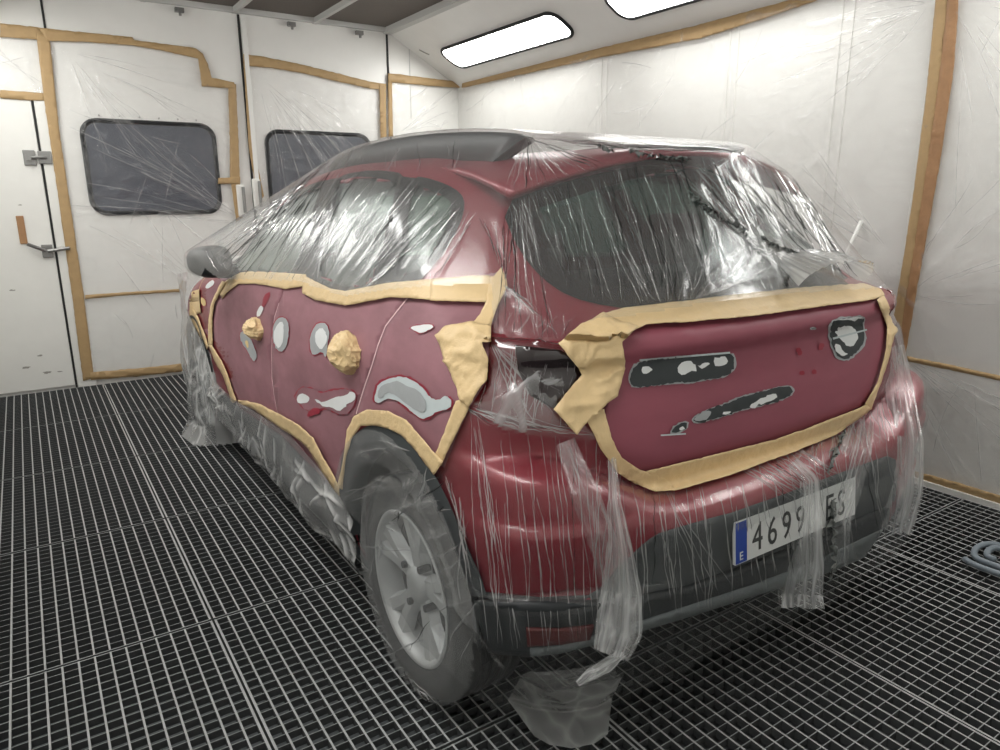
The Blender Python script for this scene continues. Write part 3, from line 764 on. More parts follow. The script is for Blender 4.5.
# rear door
rg = z4((480,560),(487,538),(510,520),(545,528),(565,540),(620,528),(665,528),(692,545),(688,580),(665,612),(635,620),(600,602),(570,598),(540,612),(515,600),(495,580))
spot(rear_door, rg, M['ring'], 0, 'sanded_ring', .6); spot(rear_door, grow(rg, -1.3), M['sanded'], 1, 'sanded_ring', .5)
spot(rear_door, z5((45,560),(75,575),(110,560),(150,550),(175,537),(186,552),(180,570),(150,585),(130,606),(105,590),(80,590),(60,577)), M['filler'], 2, 'filler_spot', .5)
spot(rear_door, z4((487,560),(500,545),(525,550),(532,565),(522,578),(495,580)), M['filler'], 2, 'filler_spot')
spot(rear_door, z4((570,610),(560,590),(530,600),(520,625),(545,618)), M['ring'], 2, 'sanded_ring')
b = z4((540,335),(560,308),(590,312),(598,350),(590,390),(587,432),(573,403),(552,418),(538,412),(530,375)); spot(rear_door, grow(b, 1.2), M['ring'], 0, 'sanded_ring'); spot(rear_door, b, M['primer'], 1, 'primer_spot')
spot(rear_door, z4((548,345),(568,322),(590,345),(588,380),(570,402),(552,380)), M['filler'], 2, 'filler_spot')
b = z4((415,305),(435,288),(460,300),(463,345),(455,390),(435,411),(412,385),(407,340)); spot(rear_door, grow(b, 1.0), M['ring'], 0, 'sanded_ring'); spot(rear_door, b, M['primer'], 1, 'primer_spot')
spot(rear_door, z4((418,322),(438,302),(447,322),(445,370),(430,396),(414,380),(411,345)), M['filler'], 2, 'filler_spot')
# front door and front fender
b = z4((297,345),(318,332),(335,360),(350,395),(356,420),(347,445),(325,405),(305,375)); spot(front_door, grow(b, 1.0), M['ring'], 0, 'sanded_ring'); spot(front_door, b, M['primer'], 1, 'primer_spot')
spot(front_door, z4((315,372),(325,366),(330,385),(325,396)), M['cream'], 2, 'filler_spot')
spot(front_door, z4((372,250),(380,215),(397,205),(402,215),(388,240),(378,262)), M['ring'], 0, 'sanded_ring')
spot(front_door, z4((353,292),(357,268),(370,248),(380,260),(368,285)), M['filler'], 1, 'filler_spot')
for q, m in (((182,190),(205,165),(217,172),(207,188),(190,197)), 'filler'), (((144,230),(155,233),(158,255),(148,252)), 'filler'), (((168,222),(183,230),(188,250),(178,255),(170,243)), 'cream'):
    b = z4(*q); spot(front_fender, grow(b, .8), M['ring'], 0, 'sanded_ring', .1, 1, 1.8); spot(front_fender, b, M[m], 1, 'filler_spot', .1, 1, 1.8)
# tailgate
def burst(parent, poly, whites, jit=.5):
    spot(parent, grow(poly, 2.0), M['primer'], 0, 'sanded_ring', .4); spot(parent, poly, M['dprimer'], 1, 'primer_spot', jit)
    for q in whites: spot(parent, q, M['filler'], 2, 'filler_spot', .6)
burst(tailgate, z6((240,345),(262,318),(380,308),(500,297),(513,315),(508,345),(480,362),(440,366),(400,374),(350,376),(300,382),(250,389),(238,375)),
      [z6((266,338),(285,330),(296,340),(285,350),(268,350)), z6((365,325),(392,316),(408,325),(414,345),(392,346),(375,358),(362,345)), z6((452,314),(485,303),(494,315),(490,330),(465,333)), z6((415,330),(440,320),(445,330),(420,340))])
burst(tailgate, z6((402,472),(415,460),(440,447),(490,430),(540,410),(600,395),(640,384),(662,388),(666,404),(630,425),(560,440),(500,457),(440,477),(412,482)),
      [z6((550,438),(575,420),(600,408),(626,403),(622,418),(590,430),(558,445)), z6((478,455),(500,448),(504,454),(482,461))])
spot(tailgate, z6((402,474),(415,460),(440,447),(455,455),(430,478)), M['primer'], 2, 'primer_spot')
burst(tailgate, z6((344,506),(358,488),(388,477),(384,498),(360,508)), [z6((362,498),(380,490),(378,498))])
burst(tailgate, z6((762,218),(800,206),(855,202),(848,228),(856,268),(830,300),(800,318),(778,300),(765,265)),
      [z6((766,213),(810,204),(848,201),(846,208),(800,212)), z6((774,238),(790,225),(830,228),(836,255),(828,280),(810,282),(790,262)), z6((772,275),(785,270),(800,295),(812,300),(800,308),(782,298))])
spot(tailgate, z6((770,257),(860,234),(861,238),(772,262)), M['filler2'], 3, 'filler_streak', 0, 0)
spot(tailgate, z6((318,512),(384,508),(384,512),(318,516)), M['filler2'], 1, 'filler_streak', 0, 0)
spot(tailgate, z6((262,314),(500,294),(500,299),(262,319)), M['filler2'], 2, 'filler_streak', 0, 0)
spot(tailgate, z6((710,230),(726,228),(728,236),(712,237)), M['primer'], 1, 'primer_spot', 0, 1)
for a, b in ((680,290),(741,278),(690,350),(722,347),(738,284),(684,297)):
    spot(tailgate, z6((a-7,b-5),(a+5,b-7),(a+7,b+4),(a-5,b+7)), M['ring'], 0, 'sanded_ring', .2, 1, 1.6)

# ------------------------------------------------------------------ masking tape on the car
def tape(poly, label, off=.012, crinkle=.0012, mat='tape', step=3.0, jit=.15, cs=42):
    o = patch('masking_tape', poly, M[mat], None, off, .0012, step, jit=jit, crinkle=crinkle, cscale=cs); return tag(o, label, 'tape', 'masking tape strips on the car')
tape([(219,293),(222,284),(231,277),(240,272.6),(249,271.5),(279,272.5),(306,274.5),(305,286),(285,289),(255,283.5),(238,284),(229,291),(222,299)], 'cream tape under the front side window, from the wrapped mirror back', .013)
tape([(303,275),(315,281),(330,288.5),(345,291),(390,282.5),(435,278.6),(487,276),(490,300),(432,299.5),(390,297),(345,305.5),(315,300),(302,293)], 'long cream tape running under the rear side window, dipping at its middle', .016)
tape([(431,279),(470,276),(490,275.5),(491,291),(486,302),(430,300.5)], 'short overlapping piece of cream tape at the rear end of the belt line', .019)
tape([(501.6,267),(506,277),(507.6,286),(498,305),(489,331),(469,327),(480,314),(486,302),(490,276.5),(494,276)], 'upright cream tape with a torn tip on the rear pillar above the lamp', .022)
tape([(437.5,336),(444,328),(470,324),(491,325),(491,342),(483,344),(489,359),(487.5,380),(481,389),(474,400),(468,408),(460,398),(450,371),(441,349)], 'wide crumpled cream tape flap folded round the front edge of the tail lamp', .024, .009, cs=34)
tape([(456,401),(462,399),(469,408),(459,428),(447,452),(441,466),(434,458),(446,427)], 'straight cream tape slanting from the lamp flap down to the wheel arch', .016)
tape([(337,487),(343,461),(347,430),(354,416),(367,409.5),(388,411),(406,420),(422,438),(434,452),(443,461.6),(434,475),(426,465),(413,447),(401,435),(388,428.5),(374,425.5),(361,426),(352,438),(346,457),(342,490)], 'curved cream tape over the rear wheel arch', .022, .0016)
tape([(238,400),(247,401),(260,404),(281,415),(300,425.6),(313,438),(322.4,456),(335,478),(339,486),(339.5,496),(335,491),(325.6,477),(316,462),(308,448),(297,438.5),(284,430.5),(268,419.5),(252,408.5),(238,402.5)], 'long cream tape stepping along the lower edge of the doors', .022, .0016)
tape([(184,307),(186,300),(189,302),(198,317),(204.4,333),(208.4,346),(207,350),(202,340),(197,331),(189,316)], 'narrow cream tape over the front wheel arch', .020, .0013, step=2.2)
tape([(186,301),(188,288),(192,278),(199,270.5),(206,270),(199,277),(194,286),(191,301)], 'short cream tape on the nose of the front fender', .020, .0013, step=2.2)
tape([(218,288),(222,281),(226,282),(221,291),(215,302),(212,317),(212.4,346),(208,344),(208.4,320),(210.5,305)], 'thin upright cream tape over the gap between front fender and front door', .018, .001, step=2.2)
tape([(208,345),(212,345.6),(221,360),(227.6,374),(232.4,390),(236.5,401),(231.6,404),(228,390),(223.5,377),(215.5,363)], 'thin cream tape down the front lower edge of the front door', .020, .0013, step=2.2)
tape([(582,325.5),(603,313.5),(624,307.5),(692,300),(753,292.5),(806,287),(878,282.5),(884.5,295),(874,299.5),(806,308.4),(753,316),(684,322),(646,324),(633,331),(618,346),(600,340)], 'broad cream tape across the top of the tailgate under the rear window', .022, .0016)
tape([(581.8,325.5),(602.7,316),(638.8,325.5),(621.7,342.6),(625,360),(623.6,373),(618,396),(606.5,403.4),(591,419),(576,434),(566.6,424),(553,409),(567,392),(581.8,375),(576,364),(568.5,356),(558,344.5),(572,335)], 'large creased cream tape wrapped round the lamp side of the tailgate', .030, .010, cs=30)
tape([(587.5,421),(600.8,449),(618,473),(635,484),(655,491),(677,490),(664,478),(646,471.5),(640,470),(622,458),(612,439.5),(604,409),(592,413)], 'cream tape rounding the lower left corner of the tailgate', .020, .0016)
tape([(655,491),(650,478),(646,471),(692,460.4),(775.6,439.5),(806,429),(867,405),(872,409),(836,435),(792.7,452),(777.5,457.5),(730,475),(677,490)], 'long cream tape along the bottom edge of the tailgate', .020, .0016)
tape([(883,294),(888,303),(892,313),(898,331),(894,336),(888,362),(880,384),(871,410),(865,405),(878,381),(886,350),(887.5,327),(877,300)], 'cream tape down the far right edge of the tailgate', .018, .0016)
# taped door handles
def wad(px, rx, rz, dep, label, seed):
    c, n = cast(px); c = c-ray(px)*.03; bm = bmesh.new(); bmesh.ops.create_icosphere(bm, subdivisions=5, radius=1)
    P = np.array([tuple(v.co) for v in bm.verts]); d = .88+.12*vnoise(P, 1.6, seed)+.16*ridged(P, 1.5, seed+1)**3+.06*ridged(P, 4.2, seed+2)**3
    for v, k in zip(bm.verts, d): v.co = (c[0]+v.co.x*dep*k, c[1]+v.co.y*rx*k, c[2]+v.co.z*rz*k)
    me = bpy.data.meshes.new('handle_wrap'); bm.to_mesh(me); bm.free(); me.materials.append(M['tape'])
    o = bpy.data.objects.new('handle_wrap', me); link(o); return tag(o, label, 'tape', 'taped door handles')
wad((347.5,353.5), .080, .060, .050, 'crumpled cream tape wrapped round the rear door handle', 3)
wad((257,328.5), .082, .047, .05, 'small crumpled cream tape wad round the front door handle', 8)

# ------------------------------------------------------------------ clear film over the car
def vert_normals(V, F):
    F = np.asarray(F); n = np.zeros_like(V)
    c = np.cross(V[F[:,2]]-V[F[:,0]], V[F[:,3]]-V[F[:,1]])
    for k in range(4): np.add.at(n, F[:,k], c)
    return n/(np.linalg.norm(n, axis=1)[:,None]+1e-12)
def folds(V, Nn, segs, wd=(.003,.006), ht=(.002,.005), wob=.004):
    """raise sharp creases along 3-D segments; returns moved vertices and the crease weight"""
    D = np.zeros(len(V)); A = np.zeros(len(V)); nz = vnoise(V, 14, 21); nz2 = vnoise(V, 40, 22)
    for a, b in segs:
        w_ = rng.uniform(*wd); h = rng.uniform(*ht)*(1 if rng.random() < .8 else -1); a = np.asarray(a); b = np.asarray(b); d = b-a; l = np.linalg.norm(d)
        if l < .01: continue
        lo = np.minimum(a, b)-.03; hi = np.maximum(a, b)+.03
        m = np.where(((V > lo) & (V < hi)).all(1))[0]
        if not len(m): continue
        R = V[m]-a; t = (R@d)/(l*l); k = (t > 0) & (t < 1); m = m[k]; t = t[k]; R = R[k]
        if not len(m): continue
        pr = R-t[:,None]*d; pr = pr-Nn[m]*(pr*Nn[m]).sum(1)[:,None]
        sd = np.cross(d/l, Nn[m]); q = (pr*sd).sum(1)+wob*nz[m]*np.sin(PI*t)+.0012*nz2[m]
        g = np.exp(-(q/w_)**2)*np.clip(np.sin(PI*np.clip(t, 0, 1)), 0, 1)**.35
        D[m] += h*g*(1-.35*(np.abs(nz2[m]))); A[m] = np.maximum(A[m], g*min(1, abs(h)/.004))
    return V+Nn*np.clip(D, -.012, .016)[:,None], np.clip(A, 0, 1)
def clean(V, F, keep, *arr):
    F = np.asarray(F)[keep]; u, inv = np.unique(F.ravel(), return_inverse=True)
    return V[u], inv.reshape(F.shape), [a[u] for a in arr]
def hits(pxs, bvh):
    o = []
    for p in pxs:
        h = bvh.ray_cast(Vector(CAM), Vector(ray(p)))
        o.append(np.array(h[0]) if h[0] else None)
    return o
def px_segs(pairs, bvh, pieces=1):
    o = []
    for a, b in pairs:
        k = max(2, int(np.hypot(b[0]-a[0], b[1]-a[1])/60)+1) if pieces != 1 else 2
        ps = [(a[0]+(b[0]-a[0])*i/(k-1), a[1]+(b[1]-a[1])*i/(k-1)) for i in range(k)]
        h = hits(ps, bvh)
        for i in range(k-1):
            if h[i] is not None and h[i+1] is not None and np.linalg.norm(h[i]-h[i+1]) < 1.2: o.append((h[i], h[i+1]))
    return o
def along(poly, t):
    P = np.array(poly, float); s = np.concatenate([[0], np.cumsum(np.linalg.norm(np.diff(P, axis=0), axis=1))]); s /= s[-1]
    return np.array([np.interp(t, s, P[:,0]), np.interp(t, s, P[:,1])])
def fan(A, B, n, jt=.03, lo=0, hi=1, cutl=(0., 1.)):
    o = []
    for i in range(n):
        t = (i+rng.random())/n; t2 = np.clip(t+rng.normal(0, jt), 0, 1); a = along(A, t); b = along(B, t2)
        f0 = rng.uniform(0, .35)*(rng.random() < .5); f1 = 1-rng.uniform(0, .45)*(rng.random() < .5)
        o.append((tuple(a+(b-a)*f0), tuple(a+(b-a)*f1)))
    return o
def crease_mesh(lines, mats, parent, wd, ht, dark):
    V = []; F = []; MI = []
    for pts, nrm in lines:
        n = len(pts)
        if n < 3: continue
        pts = np.array(pts); nrm = np.array(nrm); t = np.gradient(pts, axis=0); t /= np.linalg.norm(t, axis=1)[:,None]+1e-9
        sd = np.cross(t, nrm); sd /= np.linalg.norm(sd, axis=1)[:,None]+1e-9
        tp = np.sqrt(np.clip(np.sin(PI*np.linspace(.04, .97, n)), 0, 1))*np.clip(1+.5*rng.normal(size=n), .35, 1.6); w_ = rng.uniform(*wd)*tp; h = rng.uniform(*ht)*tp; dk = rng.random() < dark
        b = len(V); sk = rng.uniform(-.5, .5)
        for i in range(n): V += [pts[i]-sd[i]*w_[i]+nrm[i]*.0012, pts[i]+nrm[i]*(h[i]+.0015)+sd[i]*sk*w_[i], pts[i]+sd[i]*w_[i]+nrm[i]*.0012]
        for i in range(n-1):
            for k in (0, 1): F.append((b+3*i+k, b+3*i+k+1, b+3*i+4+k, b+3*i+3+k)); MI.append(int(dk))
    o = mesh('film_creases', V, F, mats, parent); o.data.polygons.foreach_set('material_index', MI); o['kind'] = 'stuff'; return o
def creases(pairs, bvh, parent, wd, ht, dark, mats=None):
    lines = []
    for a, b in pairs:
        a = np.array(a, float); b = np.array(b, float); L_ = np.linalg.norm(b-a); k = max(4, int(L_/7)); pd = np.array((-(b-a)[1], (b-a)[0]))/(L_+1e-6)
        bow = rng.normal(0, .02)*L_; ph = rng.uniform(0, 6); fr_ = rng.uniform(1, 3.5)
        P = [a+(b-a)*i/k+pd*(bow*math.sin(PI*i/k)+.7*math.sin(ph+fr_*6*i/k)+rng.normal(0, .25)) for i in range(k+1)]
        cur = []; nn = []
        for p in P:
            h = bvh.ray_cast(Vector(CAM), Vector(ray(p)))
            if h[0] is None: continue
            q = np.array(h[0]); n_ = np.array(h[1]); n_ = n_ if n_@(CAM-q) > 0 else -n_
            if cur and np.linalg.norm(q-cur[-1]) > .35: break
            cur.append(q); nn.append(n_)
        lines.append((cur, nn))
    return crease_mesh(lines, mats or [MF['crease'], MF['dark']], parent, wd, ht, dark)
def polyline(px, pts):
    pts = np.array(pts, float); return np.interp(px, pts[:,0], pts[:,1])

MF = {}
MF['up'] = film_mat('clear_film_over_glass', .11, .58, .22, bump=.03, bscale=9, foldw=.12, stretch=(1,1,1.6))
MF['low'] = film_mat('clear_film_over_bumper', .025, .6, .22, bump=.06, bscale=7, stretch=(1,1,.45), foldw=.55)
MF['wheel'] = film_mat('hazy_film_over_wheel', .17, .7, .16, bump=.10, bscale=12, foldw=.45)
MF['sill'] = film_mat('crumpled_film_over_sill', .32, 1.0, .10, bump=.15, bscale=9, foldw=.6)
MF['bag'] = film_mat('film_bag_front_wheel', .36, 1.0, .11, bump=.15, bscale=8, foldw=.6)
MF['tail'] = film_mat('gathered_film', .18, 1.0, .10, bump=.15, bscale=16, stretch=(1,1,.3), foldw=.55)
MF['crease'] = film_mat('bright_film_crease', .34, 1.4, .12, bump=0, foldw=0, foldcol=(.92,.93,.93))
MF['crease2'] = film_mat('window_film_crease', .26, 1.4, .12, bump=0, foldw=0, foldcol=(.92,.93,.93))
MF['dark'] = film_mat('dark_film_crease', .10, 1.0, .1, bump=0, foldw=0, tint=(.30,.31,.31), foldcol=(.3,.3,.3))  # dark tint painted in for the refraction along creases of clear film
MF['wall'] = film_mat('clear_film_on_wall', .10, .45, .16, bump=.38, bscale=11, foldw=.12, foldcol=(.95,.95,.94), tint=(1,1,1))

if FILM:
    # --- upper sheet: stretched over roof rails, mirrors, spoiler and lip like a taut skin
    bm = bmesh.new()
    m = SV[:,2] > .97
    pts = [tuple(p) for p in SV[m][::7]]
    for o in list(car.children):
        if o.name.split('.')[0] in ('roof_rail', 'door_mirror', 'roof_spoiler'): pts += [tuple(v.co) for v in o.data.vertices]
    for p in pts: bm.verts.new(p)
    r = bmesh.ops.convex_hull(bm, input=bm.verts[:]); bmesh.ops.triangulate(bm, faces=bm.faces[:])
    HB = BVHTree.FromBMesh(bm); bm.free()
    zu = np.concatenate([np.arange(1.03, 1.48, .005), np.linspace(1.48, 1.521, 26)])
    uu = np.concatenate([np.linspace(-1, -.76, 40)[:-1], np.linspace(-.76, .20, 800), np.linspace(.20, 1, 130)[1:]])
    G = shell_grid(zu, uu).reshape(-1, 3); Ff = grid_faces(len(zu), len(uu))
    V = np.zeros_like(G)
    for i, p in enumerate(G):
        c = np.array((p[0]*.15, min(max(p[1], .95), 2.3), 1.015))
        d = p-c; d /= np.linalg.norm(d)
        h = HB.ray_cast(Vector(c), Vector(d)); V[i] = np.array(h[0])+d*.012 if h[0] else p+d*.012
    Nn = vert_normals(V, Ff)
    cen = np.array((0, 1.6, 1.0))
    if ((V-cen)*Nn).sum() < 0: Nn = -Nn
    FB = BVHTree.FromPolygons([tuple(v) for v in V], [tuple(f) for f in Ff])
    top = [(512,205),(540,190),(575,177),(610,168),(640,163),(700,158),(765,163),(800,186)]
    bot = [(535,275),(600,300),(660,302),(745,297),(800,285),(845,279),(858,277),(862,276)]
    S_ = fan(top, bot, 75, .025)
    S_ += fan([(660,163),(790,172)], [(770,272),(856,270)], 36, .03)
    S_ += fan([(690,300),(692,300)], [(705,225),(800,262)], 16, .1)
    S_ += fan([(640,300),(680,302)], [(600,245),(690,255)], 10, .1)
    S_ += fan([(527,137),(529,139)], [(502,196),(610,163)], 26, .02)
    S_ += fan([(530,138),(600,147)], [(640,152),(738,152)], 16, .05)
    S_ += fan([(740,151),(738,152)], [(700,168),(800,175)], 12, .05)
    S_ += fan([(505,210),(530,200)], [(498,330),(560,340)], 13, .06)
    S_ += fan([(503,285),(505,287)], [(530,300),(560,338)], 8, .1) + fan([(503,270),(506,285)], [(470,215),(520,230)], 9, .1)
    S_ += fan([(510,300),(600,322)], [(500,335),(590,340)], 14, .1)
    S_ += fan([(330,160),(322,166)], [(205,252),(235,272)], 22, .05)
    S_ += fan([(300,195),(330,172),(370,168)], [(226,272),(270,279),(305,280)], 26, .04)
    S_ += fan([(370,170),(430,184),(462,205)], [(308,279),(345,292),(372,288)], 20, .05)
    S_ += fan([(440,200),(480,215)], [(360,290),(440,280)], 9, .08)
    S_ += fan([(335,150),(470,140)], [(330,178),(470,170)], 12, .05)
    S_ += fan([(206,252),(215,250)], [(220,274),(255,270)], 8, .1)
    UPC = S_; segs = px_segs(S_[::2], FB, 2)
    V2, A = folds(V, Nn, segs, (.010,.018), (.0008,.0022), .006)
    A = A*.25
    # smoothed rim round the side windows where the film lies double
    Pp = project(V2)[Ff].mean(1); Fc = V2[Ff].mean(1); umid = np.tile(uu, len(zu))[Ff].mean(1)
    TRIM = [(195,290),(205,268),(212,274),(222,280),(240,279),(300,281),(315,287),(345,296),(390,289),(440,285),(490,284),(492,286),(493,334),(540,340),(575,343),(588,330),(603,318),(640,314),(692,305),(753,297),(806,292),(878,288),(900,280)]
    seen = (umid > -.76) & (umid < .215)
    keep = np.where(seen, Pp[:,1] < polyline(Pp[:,0], TRIM), Fc[:,2] > 1.06)
    V3, F3, (A3,) = clean(V2, Ff, keep, A)
    up = mesh('masking_film', V3, F3, MF['up'], attr={'fold': A3}); tag(up, 'clear film stretched over roof, roof rails, windows and door mirrors of the car', 'film')
    creases(UPC, FB, up, (.0008,.0016), (.001,.0028), .35, [MF['crease2'], MF['dark']])

    # --- lower sheet round the bumper and the tail lamp
    zl = np.arange(.19, 1.085, .0055); ul = np.linspace(-.275, .36, 520)
    G = shell_grid(zl, ul); G0 = G.copy(); k45 = np.argmin(abs(zl-.40))
    for i in range(k45):
        f = (zl[k45]-zl[i])/.21; G[i,:,:2] = G0[k45,:,:2]+(G0[max(i, np.argmin(abs(zl-.30))),:,:2]-G0[k45,:,:2])*(.35*f)
    V = G.reshape(-1, 3); Fl = grid_faces(len(zl), len(ul)); Nn = vert_normals(V, Fl)
    if ((V-np.array((0, 1.5, .5)))*Nn).sum() < 0: Nn = -Nn
    off = .011+.026*np.clip((.56-V[:,2])/.12, 0, 1)
    pl = vnoise(np.stack([np.repeat(ul[None], len(zl), 0).ravel()*90, V[:,2]*1.5, V[:,2]*0], 1), 1, 31)
    pl2 = vnoise(np.stack([np.repeat(ul[None], len(zl), 0).ravel()*40, V[:,2]*1.2, V[:,2]*0+3], 1), 1, 32)
    lowf = np.clip((.62-V[:,2])/.35, 0, 1)
    V = V+Nn*(off+lowf*(.0025*pl+.010*pl2*np.clip((.40-V[:,2])/.2, 0, 1)))[:,None]
    LB = BVHTree.FromPolygons([tuple(v) for v in V], [tuple(f) for f in Fl])
    S_ = fan([(600,440),(622,478),(660,492),(730,475),(806,440),(880,400)], [(585,640),(660,618),(720,608),(790,586),(855,560),(903,530)], 46, .02)
    S_ += fan([(470,410),(490,430),(560,436),(600,440)], [(488,640),(520,648),(565,652),(612,636)], 22, .04)
    S_ += fan([(470,425),(480,430)], [(490,600),(520,640)], 5, .2)
    S_ += fan([(655,490),(670,489)], [(660,600),(740,590)], 7, .05)
    S_ += fan([(740,470),(800,445)], [(790,500),(850,480)], 30, .1)
    S_ += fan([(800,440),(885,395)], [(790,470),(895,440)], 34, .12)
    S_ += fan([(500,350),(580,350)], [(490,415),(570,430)], 30, .15) + fan([(492,345),(500,348)], [(520,430),(580,400)], 10, .1)
    S_ += fan([(470,405),(480,412)], [(540,432),(600,436)], 8, .1) + fan([(468,408),(470,410)], [(480,425),(545,435)], 8, .1)
    LOC = S_; segs = px_segs(S_[::3], LB, 2)
    V2, A = folds(V, Nn, segs, (.009,.014), (.0008,.0025), .004); A = A*.12
    Pp = project(V2)[Fl].mean(1); Fc = V2[Fl].mean(1); umid = np.tile(ul, len(zl))[Fl].mean(1)
    TOPB = [(425,486),(434,474),(447,453),(466,413),(487,388),(489,334),(586,341),(587,404),(600,446),(622,476),(640,484),(660,489),(730,473),(806,433),(868,407),(882,385),(890,360),(896,330),(903,300)]
    seen = umid < .20
    rag = .225+.03*vnoise(Fc, (9,9,0), 41)
    keep = np.where(seen, Pp[:,1] > polyline(Pp[:,0], TOPB), Fc[:,2] < .95) & (Fc[:,2] > rag)
    zone = pip(project(V2), [(474,404),(500,398),(540,368),(566,384),(574,410),(604,440),(540,437),(500,428)]); A = np.clip(A+zone*(.12+.55*ridged(V2, (20,20,14), 47)**4), 0, 1)  # extra milkiness over the tail lamp paints in the film's silver reflection
    V2 = V2+Nn*(zone*.006*ridged(V2, (20,20,14), 47)**2)[:,None]
    V3, F3, (A3,) = clean(V2, Fl, keep, A)
    low = mesh('masking_film', V3, F3, MF['low'], attr={'fold': A3}); tag(low, 'clear pleated film hanging over the rear bumper and number plate', 'film')
    creases(LOC, LB, low, (.0006,.0013), (.0008,.002), .06)

    # gathered tails of film hanging from the bumper sheet (parts of that sheet)
    def cast3(px, bvh, extra):
        p, n = cast(px, bvh); d = CAM-p; d[2] = 0; d /= np.linalg.norm(d); return p+d*extra
    def gather(path, widths, pleats, depth, parent, mat, seed, fold=.5, rows=60, cols=80):
        """path: 3-D centre line, widths: half widths; a pleated strip facing the camera side"""
        P = np.array(path); s = np.linspace(0, 1, len(P)); t = np.linspace(0, 1, rows)
        C_ = np.stack([np.interp(t, s, P[:,k]) for k in range(3)], 1); W_ = np.interp(t, s, widths)
        d = np.gradient(C_, axis=0); d /= np.linalg.norm(d, axis=1)[:,None]
        look = CAM-C_; look[:,2] = 0; look /= np.linalg.norm(look, axis=1)[:,None]
        sd = np.cross(d, look); sd /= np.linalg.norm(sd, axis=1)[:,None]; nr = np.cross(sd, d)
        v = np.linspace(-1, 1, cols); V = []; A = []
        for i in range(rows):
            ph = vnoise(np.stack([v*pleats, np.full(cols, t[i]*2.2), np.zeros(cols)], 1), 1, seed)
            ph2 = vnoise(np.stack([v*pleats*2.7, np.full(cols, t[i]*4), np.ones(cols)], 1), 1, seed+1)
            dz = depth*(1-.6*abs(v))*(.7+ph+.45*ph2)*(W_[i]/max(W_)+.25)
            for j in range(cols): V.append(C_[i]+sd[i]*v[j]*W_[i]*(1+.10*ph[j])+nr[i]*dz[j]); A.append(fold*(.25+.9*(1-abs(ph[j]))**6+.6*(1-abs(ph2[j]))**8))
        return mesh('film_tail', V, grid_faces(rows, cols), mat, parent, attr={'fold': A})
    def at_floor(px, z=.02): return on_plane(px, 2, z)
    # big bunched tail left of the apron
    pth = [cast3(p, LB, e) for p, e in (((612,458),.010),((615,500),.012),((621,545),.016),((622,585),.022),((618,620),.03))]
    b_ = pth[-1]+np.array((-.03, -.01, -.05)); gather(pth+[b_], [.009,.013,.026,.044,.052,.040], 3.2, .018, low, MF['tail'], 51, .55)
    # flat see-through strip slanting into it
    pth = [cast3(p, LB, e) for p, e in (((566,440),.010),((585,490),.012),((606,545),.016),((622,590),.03))]
    gather(pth, [.022,.030,.030,.034], 2, .006, low, MF['low'], 52, .35)
    # tail over the number plate
    pth = [cast3(p, LB, e) for p, e in (((792,462),.010),((808,478),.015),((806,520),.018),((804,560),.02),((800,590),.02))]
    b_ = pth[-1]+np.array((-.02, -.02, -.03)); gather(pth+[b_], [.022,.026,.040,.052,.058,.06], 2.6, .014, low, MF['tail'], 53, .5)
    pth = [cast3(p, LB, e) for p, e in (((862,420),.010),((856,450),.014),((846,485),.016),((836,520),.016),((838,560),.016))]
    gather(pth, [.03,.04,.045,.04,.03], 4, .012, low, MF['low'], 54, .6)
    # right corner: film stands off the bumper
    pth = [cast3(p, LB, e) for p, e in (((893,345),.004),((898,390),.008),((904,440),.008),((902,490),.008),((896,530),.01))]
    gather(pth, [.03,.045,.055,.055,.04], 3, .016, low, MF['tail'], 55, .5)
    # rolled bottom edge
    pth = [cast3(p, LB, e) for p, e in (((622,645),.03),((606,655),.035),((592,662),.04),((578,672),.04))]
    gather(pth, [.012,.017,.016,.008], 2.5, .012, low, MF['tail'], 56, .8)
    # crumpled seam beside the plate
    for path, wd, sd in (([(846,430),(836,448),(830,468)], .014, 61), ([(834,500),(833,525),(836,556),(832,575)], .013, 62)):
        P2 = dens(path, 2.2, False, 1.0); V = np.array([cast3(p, LB, .016) for p in P2]); n = len(V); k = 6; W_ = []
        for i in range(n):
            for j in range(k):
                W_.append(V[i]+np.array((1, .2, .1))*wd*(j/(k-1)*2-1)*(1+.5*rng.normal())+rng.normal(0, .0035, 3))
        mesh('crumpled_seam', W_, grid_faces(n, k), M['bunch'], low)
    # loose flap of film trailing on the grating behind the rear wheel
    cols = 70; V = []; A = []
    topl = np.array([cast3(p, LB, .0) for p in ((527,652),(545,652),(565,650),(585,645),(604,640))])
    topl[:,2] = np.clip(topl[:,2], .27, .34)
    midl = [at_floor(p, .13) for p in ((520,678),(545,690),(565,690),(592,684),(622,676))]
    mid2 = [at_floor(p, .035) for p in ((508,700),(530,708),(560,712),(592,708),(612,698))]
    bot_ = [at_floor(p, .012) for p in ((534,736),(550,745),(572,747),(594,743),(608,733))]
    Rw = [topl, np.array(midl), np.array(mid2), np.array(bot_)]
    for t in np.linspace(0, 3, 80):
        a = min(int(t), 2); f = t-a; f = f*f*(3-2*f) if a == 0 else f; L_ = Rw[a]*(1-f)+Rw[a+1]*f; s = np.linspace(0, 1, 5)
        for v in np.linspace(0, 1, cols):
            p = np.array([np.interp(v, s, L_[:,k]) for k in range(3)]); V.append(p)
    V = np.array(V); q = .012*vnoise(V, (9,9,5), 71)+.010*ridged(V, (11,11,7), 72)**3; V[:,1] -= q*.6; V[:,0] -= q*.6; V[:,2] = np.maximum(V[:,2]+.3*q, .004)
    flap = mesh('film_flap', V, grid_faces(80, cols), MF['tail'], low, attr={'fold': np.clip(ridged(V, 18, 73)**10+.7*ridged(V, 9, 74)**16, 0, 1)*.45+.22})

